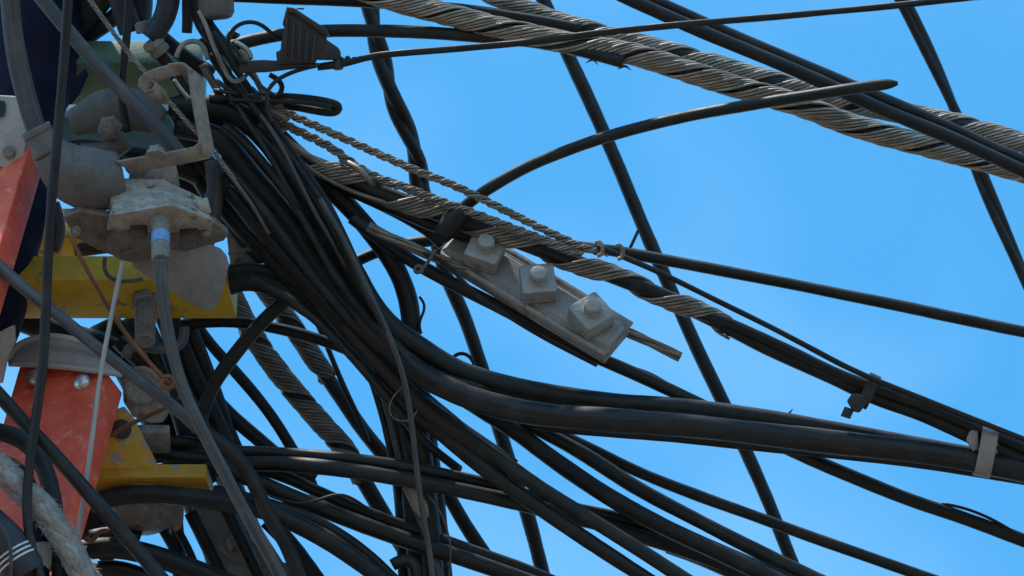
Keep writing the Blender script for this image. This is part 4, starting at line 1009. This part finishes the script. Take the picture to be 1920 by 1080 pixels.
# fuzzy rope
rp = empty('fuzzy_rope', P(0, 880, -340))
tag(rp, 'thick fuzzy off-white fibre rope at the bottom left corner', 'rope')
rpts = [(-16, 866), (14, 892), (46, 922), (84, 958), (116, 1004), (146, 1056), (172, 1100)]
p = path3(rpts, [-340, -350, -360], 26, 5, 2.0, 4)
out = [[], [], []]
for k in range(3):
    tube_geo(helix(p, 6.5 * S, 260 * S, 2 * math.pi * k / 3), 20 * S, 16, out, 0.12, k + 5)
link_mesh('rope_strands', out[0], out[1], 'rope', rp, True, out[2])
out = [[], [], []]
T_, N_, B_ = frames(p)
rs = random.Random(5)
for i in range(2600):
    k = rs.randrange(4, len(p) - 4)
    th = rs.uniform(0, 2 * math.pi)
    dv = N_[k] * math.cos(th) + B_[k] * math.sin(th)
    b0 = p[k] + dv * 24 * S
    tg = T_[k] * rs.uniform(-1, 1) * 10 * S + np.array((rs.uniform(-1, 1), rs.uniform(-1, 1), rs.uniform(-1, 1))) * 4 * S
    ln = rs.uniform(2, 9) * S
    fp = np.array([b0, b0 + dv * ln * 0.6 + tg * 0.4, b0 + dv * ln + tg])
    tube_geo(fp, [0.7 * S, 0.55 * S, 0.25 * S], 3, out)
tag(link_mesh('loose_fibres', out[0], out[1], 'rope', rp, True, out[2]), kind='stuff')
# striped knob in the corner
kn = empty('striped_knob', P(10, 1060, -380))
tag(kn, 'dark round knob with thin white stripes in the bottom left corner', 'knob')
ka = (RGT * 0.55 - UPV * 0.8 - FWD * 0.2).normalized()
lathe('knob_body', P(-10, 990, -380), ka, [(-30, 26), (0, 34), (30, 40), (60, 42), (95, 42), (110, 36)], 'rubber', kn, 28)
for d in (58, 67, 76):
    lathe('white_stripe', P(-10, 990, -380), ka, [(d, 42.2), (d + 0.5, 43), (d + 3, 43), (d + 3.5, 42.2)], 'white', kn, 28)
cable('grey_wire', 'thin grey wire bent over the striped knob', [(-12, 970), (6, 990), (18, 1020), (20, 1060), (18, 1095)], 3.5, -440, 'grey', 'wire')
lathe_o = lathe('pale_washer', P(78, 1046, -320), (-FWD + RGT * 0.5).normalized(), [(0, 30), (6, 30), (8, 24), (12, 20), (13, 4)], 'cap', None, 24)
tag(lathe_o, 'pale grey round rubber foot beside the fuzzy rope', 'fitting')

# ================================================================== PEELS, SLIVERS AND OTHER SMALL THINGS
cable('jacket_curl', 'curled strip of cable jacket standing up on the heavy cable below the clamp', [(848, 694), (846, 680), (852, 667), (866, 662), (880, 668), (890, 686), (891, 706), (884, 720)], 3.6, [20, 10, -10], 'brown_black', 'jacket strip', 'peeled jacket strips', wob=0, step=4, flat=0.4)
cable('jacket_curl', 'thin jacket strip curling off the cable that bows right', [(786, 556), (794, 566), (796, 580), (790, 594), (786, 610), (790, 626)], 2.6, 40, 'brown_black', 'jacket strip', 'peeled jacket strips', wob=0, step=4)
cable('jacket_curl', 'long jacket strip lifting from the cable past the clamp end', [(1190, 690), (1220, 700), (1250, 718), (1280, 738), (1310, 756)], 2.8, [40, 50], 'brown_black', 'jacket strip', 'peeled jacket strips', wob=0.6)
cable('jacket_curl', 'jacket strip hanging under the cable in the lower right', [(1550, 862), (1572, 882), (1606, 908), (1650, 924), (1690, 936)], 3, [60, 70], 'brown_black', 'jacket strip', 'peeled jacket strips', wob=0.8)
cable('jacket_curl', 'jacket strip lifting on top of the cable near the lower right corner', [(1766, 944), (1800, 950), (1840, 964), (1880, 984), (1916, 1008)], 3, [80, 90], 'brown_black', 'jacket strip', 'peeled jacket strips', wob=0.8)
cable('hair_wire', 'hair-thin wire loop in front of the upright bundle', [(760, 722), (742, 738), (730, 760), (734, 782), (752, 790), (772, 786), (782, 770)], 1.3, -40, 'dull_steel', 'wire', wob=0.4, step=5)
cable('hair_wire', 'hair-thin wire arc at the bottom of the upright bundle', [(800, 925), (824, 954), (838, 990), (846, 1030), (840, 1095)], 1.8, 40, 'grey', 'wire', wob=0.6)
